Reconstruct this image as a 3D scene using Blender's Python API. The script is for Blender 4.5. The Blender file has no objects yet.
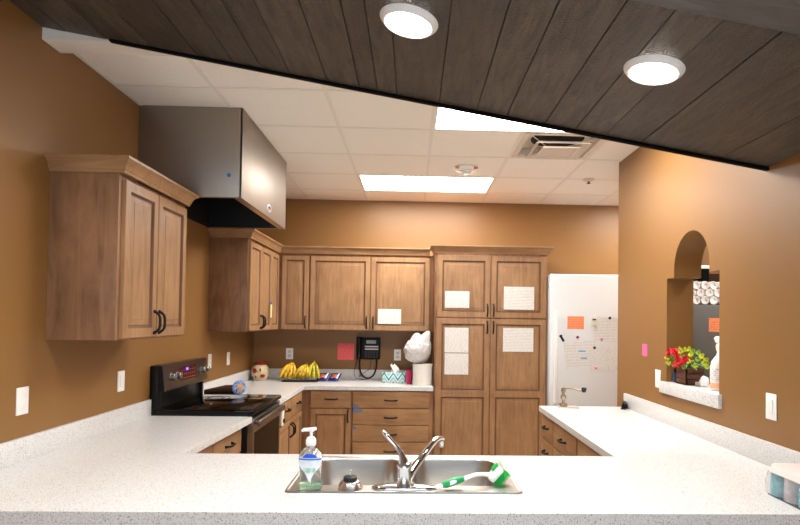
import bpy, bmesh, math, random
from mathutils import Matrix, Vector, noise as mn
random.seed(7)
S = bpy.context.scene
COL = S.collection
PI = math.pi

# ------------------------------------------------------------------ camera
cd = bpy.data.cameras.new('camera'); cam = bpy.data.objects.new('camera', cd); COL.objects.link(cam)
cd.sensor_width = 36; cd.sensor_fit = 'HORIZONTAL'; cd.lens = 576.8174/800*36
cd.shift_x = (400-430.797)/800; cd.shift_y = (308.602-262.5)/800
cd.clip_start = 0.05
rt = Vector((.99938209, -.03197466, .01459675)); dn = Vector((.01527554, .02108851, -.99966091)); fw = Vector((.031656, .99926618, .02156391))
m = Matrix.Identity(4)
for i in range(3): m[i][0] = rt[i]; m[i][1] = -dn[i]; m[i][2] = -fw[i]
m[2][3] = 1.534
cam.matrix_world = m
S.camera = cam

# ------------------------------------------------------------------ world, lights, exposure
w = bpy.data.worlds.new('world'); S.world = w; w.use_nodes = True
w.node_tree.nodes['Background'].inputs[0].default_value = (.80, .88, 1, 1)
w.node_tree.nodes['Background'].inputs[1].default_value = 0.06
S.view_settings.view_transform = 'Standard'; S.view_settings.look = 'None'
S.view_settings.exposure = 1.16; S.view_settings.gamma = 1; S.view_settings.use_curve_mapping = False
def area(name, loc, rot, sx, sy, power, color):
    l = bpy.data.lights.new(name, 'AREA'); l.shape = 'RECTANGLE'; l.size = sx; l.size_y = sy; l.energy = power; l.color = color
    o = bpy.data.objects.new(name, l); COL.objects.link(o); o.location = loc; o.rotation_euler = rot; return o
WINDOW_POWER = 40; TROFFER = 13.5; DOWN = 9.0; DOWN_W = 3.0
area('dining_window_light', (0.2, -2.9, 1.1), (PI/2+.3, 0, 0), 3.4, 1.6, WINDOW_POWER, (.78, .88, 1))

# ------------------------------------------------------------------ key dimensions
XL, XR, XR2, YB = -1.652, 1.606, 1.776, 6.083
ZC = 2.801; ZT = .914; ZU = .874
YE = 4.463
def wz(x): return 2.804 - .16882*(x+1.652)

# ------------------------------------------------------------------ materials
def lin(c): return tuple(((v/255)/12.92 if v/255 <= .04045 else ((v/255+.055)/1.055)**2.4) for v in c)
def new(name):
    m = bpy.data.materials.new(name); m.use_nodes = True; nt = m.node_tree
    return m, nt, nt.nodes['Principled BSDF']
def N(nt, t, **k):
    n = nt.nodes.new(t)
    for a, v in k.items(): setattr(n, a, v)
    return n
def mat(name, c, rough=.5, metal=0, spec=None, coat=0, trans=0, alpha=1, bump=0, bscale=200, emis=0, ior=None, var=0, vscale=6):
    m, nt, b = new(name); c = lin(c)
    b.inputs['Base Color'].default_value = (*c, 1); b.inputs['Roughness'].default_value = rough; b.inputs['Metallic'].default_value = metal
    if spec is not None: b.inputs['Specular IOR Level'].default_value = spec
    b.inputs['Coat Weight'].default_value = coat; b.inputs['Coat Roughness'].default_value = .1
    b.inputs['Transmission Weight'].default_value = trans; b.inputs['Alpha'].default_value = alpha
    if ior: b.inputs['IOR'].default_value = ior
    if emis: b.inputs['Emission Color'].default_value = (*c, 1); b.inputs['Emission Strength'].default_value = emis
    if bump or var:
        tc = N(nt, 'ShaderNodeTexCoord')
    if bump:
        n = N(nt, 'ShaderNodeTexNoise'); n.inputs['Scale'].default_value = bscale; n.inputs['Detail'].default_value = 3
        nt.links.new(tc.outputs['Object'], n.inputs['Vector'])
        bp = N(nt, 'ShaderNodeBump'); bp.inputs['Strength'].default_value = bump; bp.inputs['Distance'].default_value = .002
        nt.links.new(n.outputs['Fac'], bp.inputs['Height']); nt.links.new(bp.outputs['Normal'], b.inputs['Normal'])
    if var:
        n = N(nt, 'ShaderNodeTexNoise'); n.inputs['Scale'].default_value = vscale; n.inputs['Detail'].default_value = 4
        nt.links.new(tc.outputs['Object'], n.inputs['Vector'])
        r = N(nt, 'ShaderNodeValToRGB'); r.color_ramp.elements[0].position = .3; r.color_ramp.elements[1].position = .7
        r.color_ramp.elements[0].color = (*[v*(1-var) for v in c], 1); r.color_ramp.elements[1].color = (*[min(1, v*(1+var)) for v in c], 1)
        nt.links.new(n.outputs['Fac'], r.inputs[0]); nt.links.new(r.outputs[0], b.inputs['Base Color'])
    return m
def wood(name, c1, c2, axis=2, rough=.42, sc=1.0):
    m, nt, b = new(name); b.inputs['Roughness'].default_value = rough; b.inputs['Specular IOR Level'].default_value = .35
    tc = N(nt, 'ShaderNodeTexCoord'); mp = N(nt, 'ShaderNodeMapping')
    s = [22*sc]*3; s[axis] = 2.6*sc; mp.inputs['Scale'].default_value = s
    nt.links.new(tc.outputs['Object'], mp.inputs['Vector'])
    n = N(nt, 'ShaderNodeTexNoise'); n.inputs['Scale'].default_value = 1; n.inputs['Detail'].default_value = 6; n.inputs['Roughness'].default_value = .62; n.inputs['Distortion'].default_value = 1.2
    nt.links.new(mp.outputs[0], n.inputs['Vector'])
    n2 = N(nt, 'ShaderNodeTexNoise'); n2.inputs['Scale'].default_value = 5; n2.inputs['Detail'].default_value = 3
    nt.links.new(tc.outputs['Object'], n2.inputs['Vector'])
    mx = N(nt, 'ShaderNodeMath', operation='MULTIPLY_ADD'); mx.inputs[1].default_value = .65
    nt.links.new(n.outputs['Fac'], mx.inputs[0])
    m2 = N(nt, 'ShaderNodeMath', operation='MULTIPLY'); m2.inputs[1].default_value = .35
    nt.links.new(n2.outputs['Fac'], m2.inputs[0]); nt.links.new(m2.outputs[0], mx.inputs[2])
    r = N(nt, 'ShaderNodeValToRGB'); r.color_ramp.elements[0].position = .33; r.color_ramp.elements[1].position = .66
    r.color_ramp.elements[0].color = (*lin(c1), 1); r.color_ramp.elements[1].color = (*lin(c2), 1)
    nt.links.new(mx.outputs[0], r.inputs[0]); nt.links.new(r.outputs[0], b.inputs['Base Color'])
    bp = N(nt, 'ShaderNodeBump'); bp.inputs['Strength'].default_value = .08; bp.inputs['Distance'].default_value = .001
    nt.links.new(n.outputs['Fac'], bp.inputs['Height']); nt.links.new(bp.outputs['Normal'], b.inputs['Normal'])
    return m
WV = wood('maple_vertical', (132, 97, 66), (170, 130, 91), 2)
WY = wood('maple_along_y', (132, 97, 66), (170, 130, 91), 1)
WX = wood('maple_along_x', (132, 97, 66), (170, 130, 91), 0)
GLAZE = wood('maple_glazed_groove', (98, 68, 48), (120, 86, 62), 2, .5)
def quartz():
    m, nt, b = new('speckled_quartz'); b.inputs['Roughness'].default_value = .28; b.inputs['Specular IOR Level'].default_value = .4
    tc = N(nt, 'ShaderNodeTexCoord')
    v = N(nt, 'ShaderNodeTexVoronoi'); v.inputs['Scale'].default_value = 240
    nt.links.new(tc.outputs['Object'], v.inputs['Vector'])
    sp = N(nt, 'ShaderNodeSeparateColor'); nt.links.new(v.outputs['Color'], sp.inputs[0])
    r = N(nt, 'ShaderNodeValToRGB'); r.color_ramp.interpolation = 'CONSTANT'; e = r.color_ramp.elements
    e[0].position = 0; e[0].color = (*lin((138, 112, 92)), 1)
    e[1].position = .04; e[1].color = (*lin((180, 176, 173)), 1)
    for p_, c_ in ((.13, (206, 204, 202)), (.45, (217, 217, 216)), (.82, (188, 182, 175))):
        q = e.new(p_); q.color = (*lin(c_), 1)
    nt.links.new(sp.outputs[0], r.inputs[0])
    # tone differs a little per pebble; specks only near the cell centre
    d = N(nt, 'ShaderNodeMath', operation='LESS_THAN'); d.inputs[1].default_value = .52
    nt.links.new(v.outputs['Distance'], d.inputs[0])
    mx = N(nt, 'ShaderNodeMix', data_type='RGBA'); mx.inputs[6].default_value = (*lin((215, 215, 215)), 1)
    nt.links.new(d.outputs[0], mx.inputs[0]); nt.links.new(r.outputs[0], mx.inputs[7]); nt.links.new(mx.outputs[2], b.inputs['Base Color'])
    return m
QUARTZ = quartz()
PAINT = mat('ochre_brown_wall_paint', (136, 96, 50), .42, spec=.45, bump=.12, bscale=260)
WHITE = mat('white_drywall', (226, 219, 208), .7)
TILE = mat('ceiling_tile', (242, 238, 230), .85, bump=.25, bscale=420, var=.02, vscale=60)
GRID = mat('ceiling_grid_metal', (232, 227, 219), .5)
PLASTIC = mat('white_plastic', (236, 234, 230), .35)
PLATE = mat('white_switch_plate', (240, 238, 234), .35)
BLACKM = mat('black_bronze_metal', (22, 18, 16), .38, .6)
BLACK = mat('black_plastic', (9, 9, 10), .4, spec=.25)
GLASSB = mat('black_ceramic_glass', (3, 3, 3), .05, spec=.2)
CHROME = mat('chrome', (225, 225, 228), .08, 1)
RUBBER = mat('black_rubber', (14, 14, 14), .6)
def steel(name, c, rough, axis, st=.25):
    m, nt, b = new(name); b.inputs['Base Color'].default_value = (*lin(c), 1); b.inputs['Metallic'].default_value = 1
    tc = N(nt, 'ShaderNodeTexCoord'); mp = N(nt, 'ShaderNodeMapping'); s = [220]*3; s[axis] = 2.5
    mp.inputs['Scale'].default_value = s; nt.links.new(tc.outputs['Object'], mp.inputs['Vector'])
    n = N(nt, 'ShaderNodeTexNoise'); n.inputs['Scale'].default_value = 1; n.inputs['Detail'].default_value = 2
    nt.links.new(mp.outputs[0], n.inputs['Vector'])
    r = N(nt, 'ShaderNodeMapRange'); r.inputs[3].default_value = rough-.08; r.inputs[4].default_value = rough+.08
    nt.links.new(n.outputs['Fac'], r.inputs[0]); nt.links.new(r.outputs[0], b.inputs['Roughness'])
    bp = N(nt, 'ShaderNodeBump'); bp.inputs['Strength'].default_value = st; bp.inputs['Distance'].default_value = .0004
    nt.links.new(n.outputs['Fac'], bp.inputs['Height']); nt.links.new(bp.outputs['Normal'], b.inputs['Normal'])
    return m
HOODM = steel('brushed_hood_steel', (160, 150, 140), .48, 2)
STEEL = steel('brushed_steel', (150, 142, 134), .32, 1)
SINKM = steel('satin_sink_steel', (192, 189, 185), .32, 0, .12)
FRIDGEM = mat('white_fridge_enamel', (217, 219, 220), .3, coat=.3, bump=.08, bscale=500)
def planks():
    m, nt, b = new('weathered_dark_planks'); b.inputs['Roughness'].default_value = .42; b.inputs['Specular IOR Level'].default_value = .5
    tc = N(nt, 'ShaderNodeTexCoord'); at = N(nt, 'ShaderNodeAttribute'); at.attribute_name = 'tone'
    cm = N(nt, 'ShaderNodeVectorMath', operation='SCALE'); cm.inputs['Scale'].default_value = 37
    nt.links.new(at.outputs['Vector'], cm.inputs[0])
    ad = N(nt, 'ShaderNodeVectorMath', operation='ADD'); nt.links.new(tc.outputs['Object'], ad.inputs[0]); nt.links.new(cm.outputs[0], ad.inputs[1])
    mp = N(nt, 'ShaderNodeMapping'); mp.inputs['Scale'].default_value = (34, 5, 34); nt.links.new(ad.outputs[0], mp.inputs['Vector'])
    n = N(nt, 'ShaderNodeTexNoise'); n.inputs['Scale'].default_value = 1; n.inputs['Detail'].default_value = 7; n.inputs['Roughness'].default_value = .65; n.inputs['Distortion'].default_value = .8
    nt.links.new(mp.outputs[0], n.inputs['Vector'])
    n2 = N(nt, 'ShaderNodeTexNoise'); n2.inputs['Scale'].default_value = 150; n2.inputs['Detail'].default_value = 5; nt.links.new(ad.outputs[0], n2.inputs['Vector'])
    r = N(nt, 'ShaderNodeValToRGB'); r.color_ramp.elements[0].position = .3; r.color_ramp.elements[1].position = .72
    r.color_ramp.elements[0].color = (*lin((30, 25, 21)), 1); r.color_ramp.elements[1].color = (*lin((88, 77, 65)), 1)
    nt.links.new(n.outputs['Fac'], r.inputs[0])
    hs = N(nt, 'ShaderNodeHueSaturation'); nt.links.new(r.outputs[0], hs.inputs['Color'])
    mr = N(nt, 'ShaderNodeMapRange'); mr.inputs[3].default_value = .78; mr.inputs[4].default_value = 1.18
    nt.links.new(at.outputs['Fac'], mr.inputs[0]); nt.links.new(mr.outputs[0], hs.inputs['Value'])
    nt.links.new(hs.outputs[0], b.inputs['Base Color'])
    am = N(nt, 'ShaderNodeMath', operation='ADD'); nt.links.new(n.outputs['Fac'], am.inputs[0]); nt.links.new(n2.outputs['Fac'], am.inputs[1])
    bp = N(nt, 'ShaderNodeBump'); bp.inputs['Strength'].default_value = 1; bp.inputs['Distance'].default_value = .005
    nt.links.new(am.outputs[0], bp.inputs['Height']); nt.links.new(bp.outputs['Normal'], b.inputs['Normal'])
    return m
PLANK = planks()
DARKW = mat('dark_stained_trim', (38, 30, 26), .5, var=.2, vscale=20)
def lines_mat(name, paper, ink, pitch=90, horiz=0, vert=2, amount=.5, sc=70, grid=False):
    """rows of small unreadable print; horiz / vert: object axes of the sheet"""
    m, nt, b = new(name); b.inputs['Roughness'].default_value = .75
    tc = N(nt, 'ShaderNodeTexCoord'); sp = N(nt, 'ShaderNodeSeparateXYZ'); nt.links.new(tc.outputs['Object'], sp.inputs[0])
    mu = N(nt, 'ShaderNodeMath', operation='MULTIPLY'); mu.inputs[1].default_value = pitch; nt.links.new(sp.outputs[vert], mu.inputs[0])
    fr = N(nt, 'ShaderNodeMath', operation='FRACT'); nt.links.new(mu.outputs[0], fr.inputs[0])
    l1 = N(nt, 'ShaderNodeMath', operation='LESS_THAN'); l1.inputs[1].default_value = .42; nt.links.new(fr.outputs[0], l1.inputs[0])
    fl = N(nt, 'ShaderNodeMath', operation='FLOOR'); nt.links.new(mu.outputs[0], fl.inputs[0])
    mh = N(nt, 'ShaderNodeMath', operation='MULTIPLY'); mh.inputs[1].default_value = sc; nt.links.new(sp.outputs[horiz], mh.inputs[0])
    cb = N(nt, 'ShaderNodeCombineXYZ'); nt.links.new(mh.outputs[0], cb.inputs[0]); nt.links.new(fl.outputs[0], cb.inputs[1])
    n = N(nt, 'ShaderNodeTexNoise'); n.inputs['Scale'].default_value = 1.0; n.inputs['Detail'].default_value = 1; nt.links.new(cb.outputs[0], n.inputs['Vector'])
    g = N(nt, 'ShaderNodeMath', operation='GREATER_THAN'); g.inputs[1].default_value = 1-amount; nt.links.new(n.outputs['Fac'], g.inputs[0])
    mm = N(nt, 'ShaderNodeMath', operation='MULTIPLY'); nt.links.new(l1.outputs[0], mm.inputs[0]); nt.links.new(g.outputs[0], mm.inputs[1])
    mx = N(nt, 'ShaderNodeMix', data_type='RGBA'); mx.inputs[6].default_value = (*lin(paper), 1); mx.inputs[7].default_value = (*lin(ink), 1)
    nt.links.new(mm.outputs[0], mx.inputs[0]); nt.links.new(mx.outputs[2], b.inputs['Base Color'])
    return m
SHEET = lines_mat('printed_paper', (222, 220, 216), (186, 184, 180), 95)
TABLE = lines_mat('printed_table_paper', (226, 224, 220), (190, 188, 184), 70, sc=110, amount=.55)

# ------------------------------------------------------------------ mesh helpers
class MB:
    def __init__(s): s.b = bmesh.new(); s.mi = 0
    def _m(s, fs, smooth=True):
        for f in fs: f.material_index = s.mi; f.smooth = smooth
    def box(s, x0, x1, y0, y1, z0, z1, bev=0, M=None, seg=2):
        t = bmesh.new(); bmesh.ops.create_cube(t, size=1)
        for v in t.verts: v.co = Vector(((x0+x1)/2+v.co.x*(x1-x0), (y0+y1)/2+v.co.y*(y1-y0), (z0+z1)/2+v.co.z*(z1-z0)))
        if bev: bmesh.ops.bevel(t, geom=list(t.edges), offset=bev, segments=seg, profile=.5, affect='EDGES')
        return s.merge(t, M)
    def merge(s, t, M=None):
        if M: bmesh.ops.transform(t, matrix=M, verts=t.verts)
        mp = {}
        for v in t.verts: mp[v] = s.b.verts.new(v.co)
        for f in t.faces:
            try: nf = s.b.faces.new([mp[v] for v in f.verts]); nf.material_index = s.mi; nf.smooth = True
            except ValueError: pass
        t.free(); return s
    def tube(s, pts, r, seg=8, cap=True, closed=False, flat=None):
        pts = [Vector(p) for p in pts]; n = len(pts); rs = r if isinstance(r, (list, tuple)) else [r]*n
        rings = []; up = None
        for i, p in enumerate(pts):
            if closed: t = (pts[(i+1) % n]-pts[i-1]).normalized()
            else: t = (pts[min(i+1, n-1)]-pts[max(i-1, 0)]).normalized()
            if up is None:
                up = Vector((0, 0, 1)) if abs(t.z) < .9 else Vector((1, 0, 0))
            a = t.cross(up).normalized(); bb = a.cross(t).normalized(); up = bb
            fa, fb = flat if flat else (1, 1)
            rings.append([s.b.verts.new(p+a*math.cos(2*PI*k/seg)*rs[i]*fa+bb*math.sin(2*PI*k/seg)*rs[i]*fb) for k in range(seg)])
        fs = []
        for i in range(n if closed else n-1):
            A, B = rings[i], rings[(i+1) % n]
            for k in range(seg): fs.append(s.b.faces.new((A[k], A[(k+1) % seg], B[(k+1) % seg], B[k])))
        if cap and not closed: fs.append(s.b.faces.new(rings[0][::-1])); fs.append(s.b.faces.new(rings[-1]))
        s._m(fs); return s
    def lathe(s, prof, c=(0, 0, 0), seg=24, M=None, sx=1, sy=1):
        t = bmesh.new(); rings = []
        for r, z in prof:
            if r < 1e-6: rings.append([t.verts.new((0, 0, z))])
            else: rings.append([t.verts.new((math.cos(2*PI*k/seg)*r*sx, math.sin(2*PI*k/seg)*r*sy, z)) for k in range(seg)])
        for A, B in zip(rings, rings[1:]):
            for k in range(seg):
                k2 = (k+1) % seg
                if len(A) == 1 and len(B) == 1: continue
                if len(A) == 1: t.faces.new((A[0], B[k], B[k2]))
                elif len(B) == 1: t.faces.new((A[k], A[k2], B[0]))
                else: t.faces.new((A[k], A[k2], B[k2], B[k]))
        bmesh.ops.transform(t, matrix=(M or Matrix.Translation(c)), verts=t.verts)
        return s.merge(t)
    def loops(s, L, cap0=False, cap1=True):
        """L: list of loops of points (same count) bridged one to the next"""
        V = [[s.b.verts.new(p) for p in l] for l in L]; n = len(V[0]); fs = []
        for A, B in zip(V, V[1:]):
            for k in range(n): fs.append(s.b.faces.new((A[k], A[(k+1) % n], B[(k+1) % n], B[k])))
        if cap0: fs.append(s.b.faces.new(V[0][::-1]))
        if cap1: fs.append(s.b.faces.new(V[-1]))
        s._m(fs); return fs
    def prism(s, outer, holes, d0, d1, f):
        """polygon (u,v) with holes, extruded d0..d1; f(u,v,d) -> xyz"""
        t = bmesh.new(); es = []
        for poly in [outer]+holes:
            vs = [t.verts.new(f(u, v, d0)) for u, v in poly]
            es += [t.edges.new((vs[i], vs[(i+1) % len(vs)])) for i in range(len(vs))]
        bmesh.ops.triangle_fill(t, use_beauty=True, edges=es)
        base = list(t.faces); r = bmesh.ops.extrude_face_region(t, geom=base)
        d = Vector(f(0, 0, d1))-Vector(f(0, 0, d0))
        for g in r['geom']:
            if isinstance(g, bmesh.types.BMVert): g.co += d
        bmesh.ops.dissolve_limit(t, angle_limit=.01, verts=t.verts, edges=t.edges)
        bmesh.ops.recalc_face_normals(t, faces=t.faces)
        return s.merge(t)
    def build(s, name, mt, parent=None, label=None, angle=35, recalc=True):
        b = s.b
        if recalc: bmesh.ops.recalc_face_normals(b, faces=b.faces)
        me = bpy.data.meshes.new(name); o = bpy.data.objects.new(name, me); COL.objects.link(o)
        vs = [v.co for v in b.verts]
        if parent is None:
            c = Vector(((min(v.x for v in vs)+max(v.x for v in vs))/2, (min(v.y for v in vs)+max(v.y for v in vs))/2, min(v.z for v in vs)))
            bmesh.ops.translate(b, verts=b.verts, vec=-c); o.location = c
        b.to_mesh(me); b.free()
        for q in (mt if isinstance(mt, (list, tuple)) else [mt]): me.materials.append(q)
        me.set_sharp_from_angle(angle=math.radians(angle))
        if parent is not None:
            o.parent = parent; o.matrix_parent_inverse = wm(parent).inverted()
        if label: o['label'] = label
        return o
def wm(o):
    if o.parent: return wm(o.parent) @ o.matrix_parent_inverse @ o.matrix_basis
    return o.matrix_basis.copy()
def tag(o, label, cat, group=None, kind=None):
    o['label'] = label; o['category'] = cat
    if group: o['group'] = group
    if kind: o['kind'] = kind
    return o
def thing(name, loc, label, cat, group=None, rz=0):
    o = bpy.data.objects.new(name, None); o.empty_display_size = .05; COL.objects.link(o); o.location = loc; o.rotation_euler = (0, 0, rz)
    return tag(o, label, cat, group)
def struct(o, label=None, cat=None):
    o['kind'] = 'structure'
    if label: o['label'] = label
    if cat: o['category'] = cat
    return o
def copy_tree(o, parent=None, dz=None):
    c = o.copy(); COL.objects.link(c)
    if parent: c.parent = parent
    for ch in list(o.children): copy_tree(ch, c)
    return c
def arc(n, f, a=0., b=1.): return [f(a+(b-a)*i/n) for i in range(n+1)]
def rrect(x0, x1, y0, y1, r, z, seg=6):
    pts = []
    for cx, cy, a0 in ((x1-r, y1-r, 0), (x0+r, y1-r, PI/2), (x0+r, y0+r, PI), (x1-r, y0+r, 3*PI/2)):
        for k in range(seg+1): a = a0+PI/2*k/seg; pts.append((cx+math.cos(a)*r, cy+math.sin(a)*r, z))
    return pts
FB = lambda Y: (lambda u, v, q: (u, Y-v, q))       # fronts facing the camera
FL = lambda X: (lambda u, v, q: (X+v, u, q))       # fronts on the left run, facing right
FR = lambda X: (lambda u, v, q: (X-v, u, q))       # fronts on the right run, facing left

# ------------------------------------------------------------------ structure
b = MB(); b.box(-3.2, 4.2, -3.6, YB+.15, -.1, 0); struct(b.build('floor', mat('grey_floor_tile', (212, 205, 194), .4, var=.05, vscale=4)), 'grey hard floor under the kitchen and dining side', 'floor')
b = MB(); b.box(XL-.15, XL, -.6, YB+.15, 0, 3.1); struct(b.build('wall_left', PAINT), 'ochre brown wall behind the range and the left cabinets', 'wall')
b = MB(); b.box(XL, 3.6, YB, YB+.15, 0, 3.1); struct(b.build('wall_back', PAINT), 'ochre brown wall above the back cabinets', 'wall')
hole = [(2.97, 1.12), (3.595, 1.12), (3.595, 1.823), (3.497, 1.823)]
hole += [(3.285+.212*math.cos(a), 1.868+.212*math.sin(a)) for a in [PI*k/24 for k in range(25)]]
hole += [(3.073, 1.823), (2.97, 1.823)]
b = MB(); b.prism([(-.6, 0), (YE, 0), (YE, 3.1), (-.6, 3.1)], [hole], XR, XR2, lambda u, v, d: (d, u, v))
struct(b.build('wall_right', PAINT, angle=50), 'ochre brown wall with a keyhole pass-through opening', 'wall')
# storage room beyond the right wall
b = MB(); b.box(XR2, 3.6, YE, YE+.12, 0, 3.1); struct(b.build('wall_storage_back', PAINT), 'brown wall closing the storage room seen through the opening', 'wall')
b = MB(); b.box(3.6, 3.75, 1.6, YB+.15, 0, 3.1); struct(b.build('wall_storage_side', PAINT), 'brown far side wall of the storage room', 'wall')
b = MB(); b.box(XR2, 3.6, 1.6, 1.75, 0, 3.1); struct(b.build('wall_storage_front', PAINT), 'brown front wall of the storage room', 'wall')
b = MB(); dx, dy = .719+.3048, 4.092; b.prism([(XL, 2.7065), (XR2, 2.7065), (XR2, 1.75), (3.6, 1.75), (3.6, YB), (XL, YB)], [[(dx-.26, dy-.26), (dx+.26, dy-.26), (dx+.26, dy+.26), (dx-.26, dy+.26)]], ZC, ZC+.15, lambda u, v, d: (u, v, d))
ce = struct(b.build('ceiling', TILE), 'off-white suspended tile ceiling over the kitchen', 'ceiling')
b = MB(); GX, GY, T = -.5003, 5.6163, .6096
for i in range(-1, 7):
    for y0, y1 in ([(2.7065, GY-4*T+.012), (GY-3*T-.012, YB)] if i == 2 else [(2.7065, GY-T+.012), (GY-.012, YB)] if i == 1 else [(2.7065, YB)]):
        if GX+i*T < 3.55: b.box(GX+i*T-.012, GX+i*T+.012, y0, y1, ZC-.003, ZC+.001)
for j in range(-4, 1):
    b.box(XL, 3.55, GY+j*T-.012, GY+j*T+.012, ZC-.0032, ZC+.001) if GY+j*T > 2.72 else None
b.box(XL, 3.55, YB-.022, YB, ZC-.004, ZC+.001); b.box(XL, XL+.02, 2.7065, YB, ZC-.004, ZC+.001)
b.build('ceiling_grid', GRID, ce)
b = MB(); b.box(XL, XR, 2.573, 2.7065, 2.753, 2.95); struct(b.build('trim_1', WHITE), 'white boxed header where the plank ceiling meets the tile ceiling', 'header')
# sloped plank ceiling
seams = [XL, -1.545, -1.372, -1.267, -1.175, -.967, -.808, -.683, -.559, -.393, -.25, -.17, -.084, .105, .274, .408, .581, .717, .854, 1.019, 1.203, 1.387, XR]
b = MB(); tones = []
rnd = random.Random(3)
for a, c in zip(seams, seams[1:]):
    cuts = [-.6]
    cuts.append(2.57)
    for y0, y1 in zip(cuts, cuts[1:]):
        a2, c2 = a+.0014, c-.0014; dz = rnd.uniform(0, .003); tn = rnd.random(); n0 = len(b.b.faces)
        lo = [(a2, y0+.001, wz(a2)+dz), (c2, y0+.001, wz(c2)+dz), (c2, y1-.001, wz(c2)+dz), (a2, y1-.001, wz(a2)+dz)]
        b.loops([[(x, y, z+.02) for x, y, z in lo], [(x, y, z+.0015) for x, y, z in lo], [(x+(.0015 if x == a2 else -.0015), y, z) for x, y, z in lo]], cap0=True)
        tones += [tn]*(len(b.b.faces)-n0)
pc = b.build('ceiling', PLANK, recalc=False, angle=20)
bmm = bmesh.new(); bmm.from_mesh(pc.data); bmesh.ops.recalc_face_normals(bmm, faces=bmm.faces); bmm.to_mesh(pc.data); bmm.free()
at = pc.data.attributes.new('tone', 'FLOAT', 'FACE')
for i, t in enumerate(tones): at.data[i].value = t
struct(pc, 'dark weathered plank ceiling sloping down to the right', 'ceiling')
b = MB(); q = [(XL, wz(XL)+.021), (XR, wz(XR)+.021), (XR, 3.0), (XL, 3.0)]
b.loops([[(x, -.6, z) for x, z in q], [(x, 2.572, z) for x, z in q]], cap0=True); struct(b.build('ceiling', DARKW), 'dark backing above the plank ceiling', 'ceiling')
xs = XL+(2.804-2.753)/.16882
b = MB(); q = [(xs, 2.7525), (XR, wz(XR)-.012), (XR, wz(XR)+.02), (xs, 2.7525+.0005)]
q = [(xs, wz(xs)-.010), (XR, wz(XR)-.014), (XR, wz(XR)+.0), (xs, wz(xs)-.0)]
b.loops([[(x, 2.55, z) for x, z in q], [(x, 2.572, z) for x, z in q]], cap0=True)
q = [(xs+.02, 2.7525), (XR, wz(XR)+.004), (XR, 2.7525)]
struct(b.build('trim_2', mat('black_edge_trim', (12, 10, 9), .9, spec=.1)), 'black trim strip along the edge of the plank ceiling', 'trim')
b = MB(); b.loops([[(x, 2.573, z) for x, z in q], [(x, 2.60, z) for x, z in q]], cap0=True)
struct(b.build('wall_header', PAINT), 'painted fascia above the plank ceiling edge', 'wall')
b = MB(); q = [(XL, wz(XL)-.016), (XR, wz(XR)-.016), (XR, wz(XR)), (XL, wz(XL))]
b.loops([[(x, 1.22, z) for x, z in q], [(x, 1.53, z) for x, z in q]], cap0=True)
struct(b.build('trim_3', wood('grey_cross_board', (60, 56, 54), (98, 93, 90), 0, .5)), 'grey-brown board crossing the plank ceiling', 'trim')
# knee wall that carries the counter on the dining side
b = MB(); b.box(XL, XR, 1.95, 2.05, 0, ZU); struct(b.build('wall_peninsula', PAINT), 'ochre brown knee wall under the front edge of the counter', 'wall')

# ------------------------------------------------------------------ countertops
def bevmod(o, w=.003):
    md = o.modifiers.new('bevel', 'BEVEL'); md.width = w; md.segments = 2; md.limit_method = 'ANGLE'; return o
SX0, SX1, SY0, SY1 = -.450, .412, 2.083, 2.63
b = MB(); e = -1.003
outer = [(XL, 1.877), (XR, 1.877), (XR, 4.29), (.953, 4.29), (.953, 2.684), (-1.045, 2.684), (-1.003, 3.695), (XL, 3.695)]
b.prism(outer, [[(SX0+.03, SY0+.03), (SX1-.03, SY0+.03), (SX1-.03, SY1-.03), (SX0+.03, SY1-.03)]], ZU, ZT, lambda u, v, d: (u, v, d))
ct = bevmod(tag(b.build('countertop', QUARTZ), 'large U-shaped speckled white counter with the double sink set in it', 'countertop'))
b = MB(); b.box(XL, XL+.02, 1.877, 3.695, ZT, ZT+.1017, .0015); b.build('backsplash', QUARTZ, ct)
b = MB(); b.box(XR-.02, XR, 1.877, 4.277, ZT, ZT+.1017, .0015); b.build('backsplash', QUARTZ, ct)
b = MB(); b.box(XL, XR, 1.879, 1.949, ZU-.014, ZU-.0002); struct(b.build('trim_4', mat('white_under_edge', (226, 228, 230), .5)), 'white strip under the front edge of the counter', 'trim')
b = MB(); b.prism([(XL, 4.468), (e, 4.468), (e, 5.438), (.207, 5.438), (.207, YB), (XL, YB)], [], ZU, ZT, lambda u, v, d: (u, v, d))
c2 = bevmod(tag(b.build('countertop', QUARTZ), 'L-shaped speckled white counter in the back corner beyond the range', 'countertop'))
b = MB(); b.box(XL, XL+.02, 4.468, YB-.02, ZT, ZT+.1017, .0015); b.build('backsplash', QUARTZ, c2)
b = MB(); b.box(XL, .207, YB-.02, YB, ZT, ZT+.1017, .0015); b.build('backsplash', QUARTZ, c2)
b = MB(); b.box(XR-.02, XR2+.06, 2.941, 3.659, 1.101, 1.173, .003); tag(b.build('window_sill', QUARTZ), 'thick speckled white ledge at the bottom of the keyhole opening', 'ledge')

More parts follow.
